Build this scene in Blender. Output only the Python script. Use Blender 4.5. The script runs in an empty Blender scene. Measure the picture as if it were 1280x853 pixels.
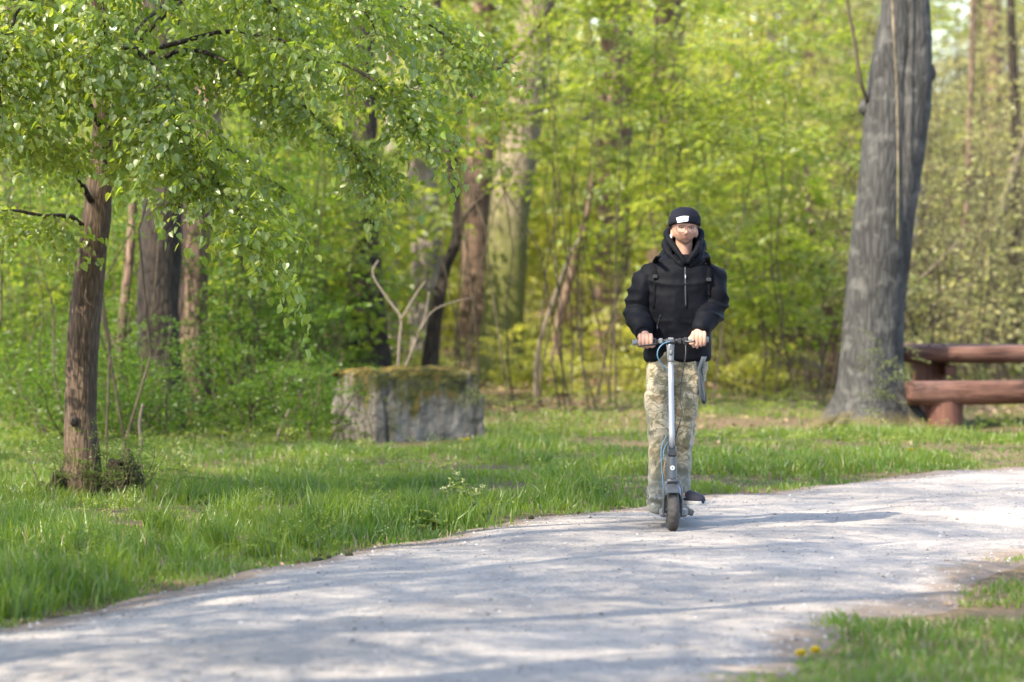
import bpy, math, random
import numpy as np
from mathutils import Vector, Matrix, Quaternion
from mathutils.bvhtree import BVHTree

S = bpy.context.scene
C = S.collection
R = math.radians

# ------------------------------------------------------------------ camera, sky, sun, exposure
F_PX, CAMZ, HOR = 4800.0, 1.64, 317.0      # 135 mm lens on 36 mm, eye height, horizon row of the 1280x853 photograph
cam_d = bpy.data.cameras.new("camera")
cam_d.lens = 135; cam_d.sensor_width = 36; cam_d.clip_start = 0.5; cam_d.clip_end = 2000
cam_d.dof.use_dof = True; cam_d.dof.focus_distance = 23.0; cam_d.dof.aperture_fstop = 2.3
cam = bpy.data.objects.new("camera", cam_d); C.objects.link(cam)
cam.location = (0, 0, CAMZ); cam.rotation_euler = (R(90) - math.atan((426.5 - HOR) / F_PX), 0, 0)
S.camera = cam

SUN = Vector((-0.52, -0.44, 0.73)).normalized()      # towards the sun
w = bpy.data.worlds.new("World"); S.world = w; w.use_nodes = True
nt = w.node_tree; nt.nodes.clear()
sky = nt.nodes.new("ShaderNodeTexSky"); sky.sky_type = 'NISHITA'; sky.sun_disc = False
sky.sun_elevation = math.asin(SUN.z); sky.sun_rotation = math.atan2(SUN.x, SUN.y)
sky.air_density = 1.0; sky.dust_density = 1.5
bg = nt.nodes.new("ShaderNodeBackground"); bg.inputs[1].default_value = 0.15
wo = nt.nodes.new("ShaderNodeOutputWorld")
nt.links.new(sky.outputs[0], bg.inputs[0]); nt.links.new(bg.outputs[0], wo.inputs[0])
sun_d = bpy.data.lights.new("sun", 'SUN'); sun_d.energy = 3.2; sun_d.angle = R(0.55); sun_d.color = (1.0, 0.90, 0.74)
sun = bpy.data.objects.new("sun", sun_d); C.objects.link(sun)
sun.rotation_euler = (-SUN).to_track_quat('-Z', 'Y').to_euler(); sun.location = (-20, -10, 30)
S.view_settings.view_transform = 'Standard'; S.view_settings.look = 'None'
S.view_settings.exposure = 2.15; S.view_settings.gamma = 1.0
S.cycles.use_denoising = True
try: S.cycles.denoiser = 'OPENIMAGEDENOISE'
except Exception: pass
S.cycles.max_bounces = 6; S.cycles.diffuse_bounces = 4; S.cycles.glossy_bounces = 2
S.cycles.transmission_bounces = 4; S.cycles.transparent_max_bounces = 4
S.cycles.caustics_reflective = False; S.cycles.caustics_refractive = False
S.cycles.sample_clamp_indirect = 8
S.cycles.use_adaptive_sampling = True; S.cycles.adaptive_threshold = 0.02

# ------------------------------------------------------------------ helpers
def P(px, py, Y):
    return np.array([(px - 640) / F_PX * Y, Y, CAMZ - (py - HOR) / F_PX * Y])

def hash3(ix, iy, iz, seed):
    n = (ix * 374761393 + iy * 668265263 + iz * 2147483647 + seed * 974634777) & 0xffffffff
    n = ((n ^ (n >> 13)) * 1274126177) & 0xffffffff
    n = ((n ^ (n >> 16)) * 2246822519) & 0xffffffff
    return ((n ^ (n >> 15)) & 0xffffff) / float(0xffffff)

def noise3(p, seed=0):
    p = np.asarray(p, float); i = np.floor(p).astype(np.int64); f = p - i; f = f * f * (3 - 2 * f)
    r = 0
    for dx in (0, 1):
        for dy in (0, 1):
            for dz in (0, 1):
                wgt = (f[..., 0] if dx else 1 - f[..., 0]) * (f[..., 1] if dy else 1 - f[..., 1]) * (f[..., 2] if dz else 1 - f[..., 2])
                r = r + wgt * hash3(i[..., 0] + dx, i[..., 1] + dy, i[..., 2] + dz, seed)
    return r * 2 - 1

def fbm(p, oct=3, seed=0):
    p = np.asarray(p, float); r = 0; a = 1
    for o in range(oct):
        r = r + a * noise3(p * 2 ** o, seed + o * 17); a *= 0.5
    return r

def H(x, y):
    """ground height"""
    x = np.asarray(x, float); y = np.asarray(y, float)
    q = np.stack([x, y, np.zeros_like(x)], -1)
    z = 0.035 * fbm(q * 0.45, 2, 5) + 0.012 * noise3(q * 2.3, 9)
    z = z + 0.30 * np.clip((y - 42) / 20, 0, 1) ** 2 + 0.075 * np.clip(y - 62, 0, None)
    z = z + np.clip((y - 44) / 14, 0, 1) * 0.22 * fbm(q * 0.16, 2, 31)
    return z

def mesh_np(name, V, tris=None, quads=None, tmat=None, qmat=None, smooth=False):
    me = bpy.data.meshes.new(name)
    V = np.asarray(V, np.float32).reshape(-1, 3)
    T = np.zeros((0, 3), np.int32) if tris is None else np.asarray(tris, np.int32).reshape(-1, 3)
    Q = np.zeros((0, 4), np.int32) if quads is None else np.asarray(quads, np.int32).reshape(-1, 4)
    me.vertices.add(len(V)); me.vertices.foreach_set("co", V.ravel())
    loops = np.concatenate([T.ravel(), Q.ravel()])
    tot = np.concatenate([np.full(len(T), 3), np.full(len(Q), 4)]).astype(np.int32)
    st = np.concatenate([[0], np.cumsum(tot)[:-1]]).astype(np.int32)
    me.loops.add(len(loops)); me.loops.foreach_set("vertex_index", loops.astype(np.int32))
    me.polygons.add(len(tot)); me.polygons.foreach_set("loop_start", st)
    try: me.polygons.foreach_set("loop_total", tot)
    except Exception: pass
    mi = np.concatenate([np.zeros(len(T)) if tmat is None else np.asarray(tmat), np.zeros(len(Q)) if qmat is None else np.asarray(qmat)]).astype(np.int32)
    me.polygons.foreach_set("material_index", mi)
    me.polygons.foreach_set("use_smooth", np.full(len(tot), smooth))
    me.update(calc_edges=True); me.validate()
    return me

def link(name, me, mats=None, parent=None, loc=None, rot=None, scale=None):
    o = bpy.data.objects.new(name, me); C.objects.link(o)
    if mats is not None and me is not None and len(me.materials) == 0:
        for m in (mats if isinstance(mats, (list, tuple)) else [mats]): me.materials.append(m)
    if parent is not None: o.parent = parent
    if loc is not None: o.location = loc
    if rot is not None: o.rotation_euler = rot
    if scale is not None: o.scale = scale if isinstance(scale, (tuple, list)) else (scale,) * 3
    return o

def tag(o, label, cat, group=None):
    o['label'] = label; o['category'] = cat
    if group: o['group'] = group
    return o

def kind(o, k, label=None, cat=None):
    o['kind'] = k
    if label: o['label'] = label
    if cat: o['category'] = cat
    return o

class MB:
    """collects shapes into one mesh"""
    def __init__(self): self.V = []; self.T = []; self.Q = []; self.tm = []; self.qm = []; self.n = 0
    def add(self, V, T=None, Q=None, m=0):
        V = np.asarray(V, float).reshape(-1, 3); self.V.append(V)
        if T is not None and len(T): T = np.asarray(T, int); self.T.append(T + self.n); self.tm.append(np.full(len(T), m))
        if Q is not None and len(Q): Q = np.asarray(Q, int); self.Q.append(Q + self.n); self.qm.append(np.full(len(Q), m))
        self.n += len(V); return self
    def arrays(self):
        cat = lambda l, k: np.concatenate(l) if l else np.zeros((0, k), int)
        return np.concatenate(self.V), cat(self.T, 3), cat(self.Q, 4), (np.concatenate(self.tm) if self.tm else None), (np.concatenate(self.qm) if self.qm else None)
    def mesh(self, name, smooth=False):
        V, T, Q, a, b = self.arrays(); return mesh_np(name, V, T, Q, a, b, smooth)
    def obj(self, name, mats, parent=None, smooth=False, loc=None, rot=None):
        return link(name, self.mesh(name, smooth), mats, parent, loc, rot)
    def tube(self, pts, rad, sides=8, m=0, cap=True, flat=1.0, up=None):
        V, T, Q = tube(pts, rad, sides, cap, flat, up); return self.add(V, T, Q, m)
    def box(self, c, s, rot=None, bev=0.0, m=0):
        V, Q, T = box(c, s, rot, bev); return self.add(V, T, Q, m)
    def ell(self, c, r, nu=20, nv=12, rot=None, m=0):
        V, T, Q = ellipsoid(c, r, nu, nv, rot); return self.add(V, T, Q, m)

def frames(pts, up=None):
    pts = np.asarray(pts, float); n = len(pts)
    t = np.gradient(pts, axis=0) if n > 2 else np.repeat((pts[-1:] - pts[:1]), n, 0)
    t /= np.linalg.norm(t, axis=1)[:, None] + 1e-12
    N = np.zeros_like(t)
    if up is not None:
        u = np.asarray(up, float)
        N = u - (t @ u)[:, None] * t; N /= np.linalg.norm(N, axis=1)[:, None] + 1e-9
    else:
        a = np.array([0, 0, 1.0]) if abs(t[0, 2]) < 0.9 else np.array([1.0, 0, 0])
        v = a - t[0] * (a @ t[0]); v /= np.linalg.norm(v); N[0] = v
        for i in range(1, n):
            v = N[i - 1] - t[i] * (N[i - 1] @ t[i]); v /= np.linalg.norm(v) + 1e-12; N[i] = v
    return t, N, np.cross(t, N)

def spline(pts, k=6):
    """Catmull-Rom through the points, k steps per span"""
    p = np.asarray(pts, float)
    if len(p) < 3:
        s = np.linspace(0, 1, k + 1)[:, None]; return p[0] * (1 - s) + p[-1] * s
    q = np.vstack([2 * p[0] - p[1], p, 2 * p[-1] - p[-2]]); out = []
    for i in range(1, len(q) - 2):
        for s in np.arange(k) / k:
            a, b, c, d = q[i - 1], q[i], q[i + 1], q[i + 2]
            out.append(0.5 * (2 * b + (c - a) * s + (2 * a - 5 * b + 4 * c - d) * s * s + (3 * b - a - 3 * c + d) * s ** 3))
    out.append(p[-1]); return np.array(out)

def ring_faces(n, k, T=None):
    i = np.arange(n - 1)[:, None] * k; j = np.arange(k)[None]; j2 = (j + 1) % k
    return np.stack([i + j, i + j2, i + k + j2, i + k + j], -1).reshape(-1, 4)

def tube(pts, rad, sides=8, cap=True, flat=1.0, up=None):
    pts = np.asarray(pts, float); rad = np.broadcast_to(np.asarray(rad, float), (len(pts),)) if np.ndim(rad) < 2 else np.asarray(rad)
    t, N, B = frames(pts, up)
    a = np.arange(sides) / sides * 2 * math.pi
    ra = rad if rad.ndim == 1 else rad[:, 0]; rb = rad * flat if rad.ndim == 1 else rad[:, 1]
    V = pts[:, None] + N[:, None] * (np.cos(a)[None, :, None] * ra[:, None, None]) + B[:, None] * (np.sin(a)[None, :, None] * rb[:, None, None])
    n = len(pts); Q = ring_faces(n, sides); V = V.reshape(-1, 3); T = []
    if cap:
        V = np.vstack([V, pts[0], pts[-1]]); b = n * sides
        for j in range(sides):
            T.append((b, (j + 1) % sides, j)); T.append((b + 1, (n - 1) * sides + j, (n - 1) * sides + (j + 1) % sides))
    return V, np.array(T, int).reshape(-1, 3), Q

def rotm(rot):
    from mathutils import Euler
    return np.array(Euler(rot).to_matrix())

def box(c, s, rot=None, bev=0.0):
    hx, hy, hz = np.asarray(s, float) / 2; b = min(bev, hx * .9, hy * .9, hz * .9)
    if b <= 0:
        V = np.array([[x, y, z] for z in (-hz, hz) for y in (-hy, hy) for x in (-hx, hx)])
        Q = np.array([[0, 2, 3, 1], [4, 5, 7, 6], [0, 1, 5, 4], [2, 6, 7, 3], [0, 4, 6, 2], [1, 3, 7, 5]]); T = np.zeros((0, 3), int)
    else:   # chamfered: rings of an octagon
        def ring(z, ex): 
            x, y = hx - ex, hy - ex; k = b if ex == 0 else b * .6
            return [(-x + k, -y, z), (x - k, -y, z), (x, -y + k, z), (x, y - k, z), (x - k, y, z), (-x + k, y, z), (-x, y - k, z), (-x, -y + k, z)]
        V = np.array(ring(-hz, b) + ring(-hz + b, 0) + ring(hz - b, 0) + ring(hz, b)); Q = ring_faces(4, 8)
        T = np.array([(0, j + 1, j) for j in range(1, 7)] + [(24, 24 + j, 25 + j) for j in range(1, 7)])
    if rot is not None: V = V @ rotm(rot).T
    return V + np.asarray(c, float), Q, T

def ellipsoid(c, r, nu=20, nv=12, rot=None):
    th = np.linspace(0, math.pi, nv + 1)[1:-1]; ph = np.arange(nu) / nu * 2 * math.pi
    V = np.stack([np.sin(th)[:, None] * np.cos(ph), np.sin(th)[:, None] * np.sin(ph), np.cos(th)[:, None] + 0 * ph], -1).reshape(-1, 3)
    n = nv - 1; Q = ring_faces(n, nu)[:, ::-1]; V = np.vstack([V, [0, 0, 1], [0, 0, -1]]); b = n * nu
    T = np.array([(b, j, (j + 1) % nu) for j in range(nu)] + [(b + 1, (n - 1) * nu + (j + 1) % nu, (n - 1) * nu + j) for j in range(nu)])
    V = V * np.asarray(r, float)
    if rot is not None: V = V @ rotm(rot).T
    return V + np.asarray(c, float), T, Q

# ------------------------------------------------------------------ materials
def mat(name):
    m = bpy.data.materials.new(name); m.use_nodes = True; nt = m.node_tree; nt.nodes.clear()
    out = nt.nodes.new("ShaderNodeOutputMaterial")
    def N(t, **kw):
        n = nt.nodes.new("ShaderNode" + t)
        for k, v in kw.items(): setattr(n, k, v)
        return n
    L = nt.links.new
    return m, N, L, out

def coord(N, L, scale=(1, 1, 1), which="Object"):
    tc = N("TexCoord"); mp = N("Mapping"); L(tc.outputs[which], mp.inputs[0]); mp.inputs["Scale"].default_value = scale
    return mp.outputs[0]

def noise_n(N, L, vec, scale, detail=4, rough=0.55, dist=0.0):
    n = N("TexNoise"); L(vec, n.inputs["Vector"]); n.inputs["Scale"].default_value = scale
    n.inputs["Detail"].default_value = detail; n.inputs["Roughness"].default_value = rough; n.inputs["Distortion"].default_value = dist
    return n.outputs["Fac"]

def ramp(N, L, fac, stops):
    r = N("ValToRGB"); L(fac, r.inputs[0]); e = r.color_ramp.elements
    while len(e) < len(stops): e.new(0.5)
    for el, (p, c) in zip(e, stops): el.position = p; el.color = (*c, 1) if len(c) == 3 else c
    return r.outputs[0]

def mixc(N, L, fac, a, b, mode='MIX'):
    m = N("MixRGB", blend_type=mode)
    for i, v in ((0, fac), (1, a), (2, b)):
        if isinstance(v, (int, float)): m.inputs[i].default_value = v
        elif isinstance(v, tuple): m.inputs[i].default_value = (*v, 1)
        else: L(v, m.inputs[i])
    return m.outputs[0]

def principled(N, L, out, col, rough=0.7, bump=None, strength=0.5, dist=0.01, metal=0.0, spec=0.5, sheen=0.0):
    p = N("BsdfPrincipled")
    if isinstance(col, tuple): p.inputs["Base Color"].default_value = (*col, 1)
    else: L(col, p.inputs["Base Color"])
    if isinstance(rough, (int, float)): p.inputs["Roughness"].default_value = rough
    else: L(rough, p.inputs["Roughness"])
    p.inputs["Metallic"].default_value = metal; p.inputs["Specular IOR Level"].default_value = spec
    if sheen: p.inputs["Sheen Weight"].default_value = sheen
    if bump is not None:
        b = N("Bump"); b.inputs["Strength"].default_value = strength; b.inputs["Distance"].default_value = dist
        L(bump, b.inputs["Height"]); L(b.outputs[0], p.inputs["Normal"])
    L(p.outputs[0], out.inputs[0]); return p

def leaf_mat(name, a, b, ta, tb, trans=0.45, gloss=0.05, rough=0.35, patch=0.0):
    """a..b reflected colour, ta..tb transmitted colour, varying per leaf"""
    m, N, L, out = mat(name)
    g = N("NewGeometry"); oi = N("ObjectInfo"); ad = N("Math", operation='ADD'); fr = N("Math", operation='FRACT')
    L(g.outputs["Random Per Island"], ad.inputs[0]); L(oi.outputs["Random"], ad.inputs[1]); L(ad.outputs[0], fr.inputs[0])
    f = fr.outputs[0]
    if patch:
        nz = noise_n(N, L, coord(N, L), 0.9, 3, .6); f = mixc(N, L, patch, f, ramp(N, L, nz, [(.38, (0, 0, 0)), (.62, (1, 1, 1))]))
    ca = mixc(N, L, f, a, b); ct = mixc(N, L, f, ta, tb)
    d = N("BsdfDiffuse"); t = N("BsdfTranslucent"); L(ca, d.inputs[0]); L(ct, t.inputs[0])
    mx = N("MixShader"); mx.inputs[0].default_value = trans; L(d.outputs[0], mx.inputs[1]); L(t.outputs[0], mx.inputs[2])
    gl = N("BsdfGlossy"); gl.inputs["Roughness"].default_value = rough; gl.inputs[0].default_value = (1, 1, 1, 1)
    m2 = N("MixShader"); m2.inputs[0].default_value = gloss; L(mx.outputs[0], m2.inputs[1]); L(gl.outputs[0], m2.inputs[2])
    L(m2.outputs[0], out.inputs[0]); return m

def plain(name, col, rough=0.6, metal=0.0, spec=0.5, bump_scale=None, strength=0.2, dist=0.002, vary=0.0, sheen=0.0):
    m, N, L, out = mat(name); v = coord(N, L)
    b = noise_n(N, L, v, bump_scale) if bump_scale else None
    c = col
    if vary:
        f = noise_n(N, L, v, 14, 4); c = mixc(N, L, f, tuple(x * (1 - vary) for x in col), tuple(min(1, x * (1 + vary)) for x in col))
    principled(N, L, out, c, rough, b, strength, dist, metal, spec, sheen); return m

def bark_mat(name, dark, light, moss=None, moss_h=0.0, zs=0.22, sc=26, lichen_sun=None, crack=0.4, mk=.85):
    m, N, L, out = mat(name); v = coord(N, L, (1, 1, zs)); v1 = coord(N, L)
    n1 = noise_n(N, L, v, sc, 6, 0.65, 0.6); n2 = noise_n(N, L, v1, 3.5, 4)
    vo = N("TexVoronoi", feature='DISTANCE_TO_EDGE'); L(v, vo.inputs["Vector"]); vo.inputs["Scale"].default_value = sc * 0.9
    cr = ramp(N, L, vo.outputs[0], [(0.0, (0, 0, 0)), (0.22, (1, 1, 1))])
    h = mixc(N, L, crack, n1, cr)
    c = ramp(N, L, h, [(0.2, dark), (0.75, light)])
    c = mixc(N, L, ramp(N, L, n2, [(0.4, (0, 0, 0)), (0.65, (1, 1, 1))]), c, mixc(N, L, 0.5, c, tuple(x * .6 for x in dark)))
    if lichen_sun:
        n3 = noise_n(N, L, v1, 7, 5, 0.6)
        c = mixc(N, L, ramp(N, L, n3, [(0.52, (0, 0, 0)), (0.66, (.75, .75, .75))]), c, lichen_sun)
    if moss:
        sp = N("SeparateXYZ"); L(v1, sp.inputs[0]); n4 = noise_n(N, L, v1, 5, 5, 0.7)
        mr = N("MapRange"); L(sp.outputs[2], mr.inputs[0]); mr.inputs[1].default_value = 0; mr.inputs[2].default_value = moss_h
        mr.inputs[3].default_value = 0.75; mr.inputs[4].default_value = -0.35
        ad = N("Math", operation='ADD'); L(mr.outputs[0], ad.inputs[0]); L(n4, ad.inputs[1])
        c = mixc(N, L, ramp(N, L, ad.outputs[0], [(0.62, (0, 0, 0)), (0.95, (mk, mk, mk))]), c, moss)
    principled(N, L, out, c, 0.85, h, 0.9, 0.02, spec=0.25); return m

def ground_mat():
    m, N, L, out = mat("soil_and_litter"); v = coord(N, L)
    n1 = noise_n(N, L, v, 1.1, 5, 0.6); n2 = noise_n(N, L, v, 22, 5, 0.7); n3 = noise_n(N, L, v, 0.35, 3)
    c = ramp(N, L, n2, [(0.25, (0.045, 0.032, 0.018)), (0.5, (0.12, 0.085, 0.05)), (0.75, (0.24, 0.18, 0.11))])
    g = ramp(N, L, n2, [(0.3, (0.02, 0.035, 0.008)), (0.7, (0.075, 0.10, 0.025))])
    ad = N("Math", operation='ADD'); L(n1, ad.inputs[0]); L(n3, ad.inputs[1])
    c = mixc(N, L, ramp(N, L, ad.outputs[0], [(0.42, (1, 1, 1)), (0.56, (0, 0, 0))]), c, g)
    principled(N, L, out, c, 0.95, n2, 0.8, 0.03, spec=0.1); return m

def path_mat():
    m, N, L, out = mat("crushed_stone"); v = coord(N, L)
    vo = N("TexVoronoi"); L(v, vo.inputs["Vector"]); vo.inputs["Scale"].default_value = 70
    vo2 = N("TexVoronoi"); L(v, vo2.inputs["Vector"]); vo2.inputs["Scale"].default_value = 28
    n1 = noise_n(N, L, v, 0.9, 5, 0.65); n2 = noise_n(N, L, v, 9, 5, 0.7); n3 = noise_n(N, L, v, 140, 3)
    hs = N("HueSaturation"); hs.inputs["Saturation"].default_value = 0.0; L(vo.outputs["Color"], hs.inputs["Color"])
    c = ramp(N, L, hs.outputs[0], [(0.1, (0.150, 0.132, 0.116)), (0.5, (0.222, 0.197, 0.174)), (0.95, (0.32, 0.288, 0.257))])
    c = mixc(N, L, ramp(N, L, n1, [(0.42, (0, 0, 0)), (0.62, (.8, .8, .8))]), c, mixc(N, L, 0.5, c, (0.27, 0.235, 0.205)))
    c = mixc(N, L, ramp(N, L, n2, [(0.5, (0, 0, 0)), (0.72, (.55, .55, .55))]), c, (0.14, 0.12, 0.11))
    tk = N("Attribute"); tk.attribute_name = 'track'; n5 = noise_n(N, L, v, 2.2, 4, .6); tm_ = N("Math", operation='MULTIPLY'); L(tk.outputs["Fac"], tm_.inputs[0]); L(n5, tm_.inputs[1])
    c = mixc(N, L, tm_.outputs[0], c, mixc(N, L, 0.6, c, (0.30, 0.275, 0.25)))
    n6 = noise_n(N, L, v, 0.45, 3, .5); c = mixc(N, L, ramp(N, L, n6, [(0.45, (0, 0, 0)), (0.62, (.25, .25, .25))]), c, (0.13, 0.115, 0.10))
    at = N("Attribute"); at.attribute_name = 'edge'; ae = N("Math", operation='MULTIPLY_ADD'); L(at.outputs["Fac"], ae.inputs[0]); ae.inputs[1].default_value = .75; L(n2, ae.inputs[2])
    c = mixc(N, L, ramp(N, L, ae.outputs[0], [(0.62, (0, 0, 0)), (1.0, (.85, .85, .85))]), c, (0.16, 0.115, 0.08))
    h = mixc(N, L, 0.4, vo.outputs["Distance"], n3)
    principled(N, L, out, c, 0.9, h, 0.7, 0.012, spec=0.2); return m

def concrete_mat():
    m, N, L, out = mat("weathered_concrete"); v = coord(N, L); vs = coord(N, L, (1, 1, 0.10))
    st = noise_n(N, L, vs, 7, 6, 0.7, 1.2); n1 = noise_n(N, L, v, 4, 6, 0.65); n2 = noise_n(N, L, v, 60, 4)
    c = ramp(N, L, n1, [(0.3, (0.070, 0.061, 0.049)), (0.7, (0.155, 0.138, 0.112))])
    c = mixc(N, L, ramp(N, L, st, [(0.48, (0, 0, 0)), (0.62, (.8, .8, .8))]), c, (0.19, 0.173, 0.146))
    c = mixc(N, L, ramp(N, L, st, [(0.34, (.9, .9, .9)), (0.47, (0, 0, 0))]), c, (0.035, 0.034, 0.028))
    sp = N("SeparateXYZ"); L(v, sp.inputs[0])
    ad = N("Math", operation='MULTIPLY_ADD'); L(sp.outputs[2], ad.inputs[0]); ad.inputs[1].default_value = 1.0
    st2 = noise_n(N, L, coord(N, L, (1, 1, 0.22)), 4.2, 6, 0.7)
    s3 = N("Math", operation='MULTIPLY'); L(st2, s3.inputs[0]); s3.inputs[1].default_value = 1.7; L(s3.outputs[0], ad.inputs[2])
    k = ramp(N, L, ad.outputs[0], [(0.62, (0, 0, 0)), (0.74, (.9, .9, .9))])
    k.node.color_ramp.elements[0].position = 0.68
    # streaks of moss and black growth running down from the top
    mr = N("MapRange"); L(ad.outputs[0], mr.inputs[0]); mr.inputs[1].default_value = 1.20; mr.inputs[2].default_value = 1.36
    gr = ramp(N, L, noise_n(N, L, v, 9, 4), [(0.35, (0.035, 0.032, 0.014)), (0.5, (0.06, 0.062, 0.016)), (0.7, (0.14, 0.085, 0.025))])
    c = mixc(N, L, mr.outputs[0], c, gr)
    principled(N, L, out, c, 0.9, mixc(N, L, 0.4, n1, n2), 0.7, 0.03, spec=0.2); return m

def trouser_mat():
    m, N, L, out = mat("patterned_khaki_cotton"); v = coord(N, L)
    nd = N("TexNoise"); L(v, nd.inputs["Vector"]); nd.inputs["Scale"].default_value = 9
    vm = N("VectorMath", operation='MULTIPLY_ADD'); L(nd.outputs["Color"], vm.inputs[0]); vm.inputs[1].default_value = (.09, .09, .09); L(v, vm.inputs[2])
    vo = N("TexVoronoi", feature='DISTANCE_TO_EDGE'); L(vm.outputs[0], vo.inputs["Vector"]); vo.inputs["Scale"].default_value = 24
    wv = N("TexWave", wave_type='RINGS'); L(vm.outputs[0], wv.inputs["Vector"]); wv.inputs["Scale"].default_value = 11; wv.inputs["Distortion"].default_value = 16; wv.inputs["Detail"].default_value = 2
    n1 = noise_n(N, L, v, 5, 3); n2 = noise_n(N, L, v, 3.2, 3)
    c = ramp(N, L, n1, [(0.35, (0.20, 0.16, 0.09)), (0.5, (0.32, 0.265, 0.17)), (0.7, (0.42, 0.36, 0.255))])
    c = mixc(N, L, ramp(N, L, wv.outputs[0], [(0.80, (0, 0, 0)), (0.92, (.7, .7, .7))]), c, (0.10, 0.09, 0.055))
    sx = N("SeparateXYZ"); L(v, sx.inputs[0]); mx_ = N("MapRange"); L(sx.outputs[0], mx_.inputs[0]); mx_.inputs[1].default_value = -.04; mx_.inputs[2].default_value = .10; mx_.inputs[3].default_value = .12; mx_.inputs[4].default_value = .8
    c = mixc(N, L, mixc(N, L, 1.0, mx_.outputs[0], ramp(N, L, vo.outputs[0], [(0.02, (.8, .8, .8)), (0.07, (0, 0, 0))]), 'MULTIPLY'), c, (0.08, 0.09, 0.075))
    bl = noise_n(N, L, vm.outputs[0], 13, 4, .6); c = mixc(N, L, ramp(N, L, bl, [(0.48, (0, 0, 0)), (0.56, (.8, .8, .8))]), c, (0.085, 0.08, 0.042))
    bl2 = noise_n(N, L, vm.outputs[0], 21, 4, .6); c = mixc(N, L, ramp(N, L, bl2, [(0.56, (0, 0, 0)), (0.66, (.6, .6, .6))]), c, (0.16, 0.10, 0.055))
    # blue-grey washed lower legs and patches
    sp = N("SeparateXYZ"); L(v, sp.inputs[0]); mr = N("MapRange"); L(sp.outputs[2], mr.inputs[0]); mr.inputs[1].default_value = 0.50; mr.inputs[2].default_value = 0.12
    ad = N("Math", operation='MULTIPLY_ADD'); L(mr.outputs[0], ad.inputs[0]); ad.inputs[1].default_value = 0.55; L(n2, ad.inputs[2])
    c = mixc(N, L, ramp(N, L, ad.outputs[0], [(0.62, (0, 0, 0)), (0.85, (.6, .6, .6))]), c, (0.12, 0.135, 0.13))
    wv2 = noise_n(N, L, v, 260, 2)
    principled(N, L, out, c, 0.9, wv2, 0.25, 0.002, spec=0.2, sheen=0.2); return m

def knit_mat(name, col):
    m, N, L, out = mat(name); v = coord(N, L)
    wv = N("TexWave", wave_type='BANDS', bands_direction='X'); L(v, wv.inputs["Vector"]); wv.inputs["Scale"].default_value = 55; wv.inputs["Distortion"].default_value = 1.0
    principled(N, L, out, col, 0.9, wv.outputs[0], 0.6, 0.004, spec=0.15); return m

def jacket_mat():
    m, N, L, out = mat("black_nylon"); v = coord(N, L)
    n1 = noise_n(N, L, v, 18, 4, 0.6); n2 = noise_n(N, L, v, 420, 2)
    c = mixc(N, L, n1, (0.002, 0.0022, 0.0038), (0.0045, 0.005, 0.0075))
    principled(N, L, out, c, 0.72, mixc(N, L, 0.25, n1, n2), 0.3, 0.005, spec=0.10); return m

M = {}
M['ground'] = ground_mat(); M['path'] = path_mat(); M['concrete'] = concrete_mat()
M['bark_brown'] = bark_mat("bark_brown", (0.03, 0.020, 0.013), (0.15, 0.103, 0.068), (0.08, 0.08, 0.02), 0.2, zs=.16, sc=42, crack=.25)
M['bark_grey'] = bark_mat("bark_grey", (0.018, 0.0175, 0.016), (0.068, 0.066, 0.061), (0.11, 0.085, 0.025), 0.32, zs=.12, sc=30, lichen_sun=(0.102, 0.098, 0.088), crack=.35, mk=.7)  # lichen mottling lightened so that it also paints sun patches on the trunk
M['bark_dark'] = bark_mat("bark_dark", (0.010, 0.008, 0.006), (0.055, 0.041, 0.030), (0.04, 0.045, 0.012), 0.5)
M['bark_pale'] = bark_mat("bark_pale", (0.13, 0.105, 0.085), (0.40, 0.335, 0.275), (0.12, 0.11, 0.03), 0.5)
M['bark_mossy'] = bark_mat("bark_mossy", (0.06, 0.05, 0.03), (0.30, 0.24, 0.155), (0.11, 0.12, 0.025), 5.0)
M['bark_red'] = bark_mat("bark_red", (0.05, 0.032, 0.022), (0.25, 0.165, 0.115))
M['dead_wood'] = plain("dead_wood", (0.15, 0.12, 0.09), 0.9, bump_scale=40, vary=0.25, spec=0.2)
M['twig'] = plain("twig", (0.07, 0.055, 0.035), 0.9, vary=0.3, spec=0.2)
M['leaf_hero'] = leaf_mat("linden_leaf", (0.085, 0.14, 0.018), (0.155, 0.205, 0.035), (0.30, 0.43, 0.025), (0.50, 0.56, 0.05), 0.52, 0.035, 0.36)
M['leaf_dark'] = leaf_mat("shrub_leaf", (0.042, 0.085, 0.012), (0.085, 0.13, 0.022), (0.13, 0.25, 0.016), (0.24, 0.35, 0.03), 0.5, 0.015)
M['leaf_mid'] = leaf_mat("maple_leaf", (0.10, 0.145, 0.02), (0.165, 0.20, 0.035), (0.36, 0.47, 0.03), (0.52, 0.56, 0.06), 0.52, 0.03, 0.45)
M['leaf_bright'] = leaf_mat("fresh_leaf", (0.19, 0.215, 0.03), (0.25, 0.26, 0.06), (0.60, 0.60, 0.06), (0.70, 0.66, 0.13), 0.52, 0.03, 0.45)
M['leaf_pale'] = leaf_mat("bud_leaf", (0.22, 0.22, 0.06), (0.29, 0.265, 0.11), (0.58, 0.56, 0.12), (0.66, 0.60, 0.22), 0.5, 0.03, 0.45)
M['grass'] = leaf_mat("grass_blade", (0.045, 0.10, 0.012), (0.135, 0.185, 0.026), (0.12, 0.26, 0.014), (0.36, 0.44, 0.03), 0.45, 0.03, 0.4, patch=.5)
M['grass_dry'] = leaf_mat("dry_grass_blade", (0.20, 0.17, 0.08), (0.30, 0.25, 0.14), (0.2, 0.17, 0.07), (0.3, 0.25, 0.1), 0.3, 0.03, 0.5)
M['litter'] = leaf_mat("fallen_leaf", (0.10, 0.06, 0.03), (0.30, 0.215, 0.13), (0.14, 0.08, 0.03), (0.25, 0.16, 0.07), 0.2, 0.03, 0.5)
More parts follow.
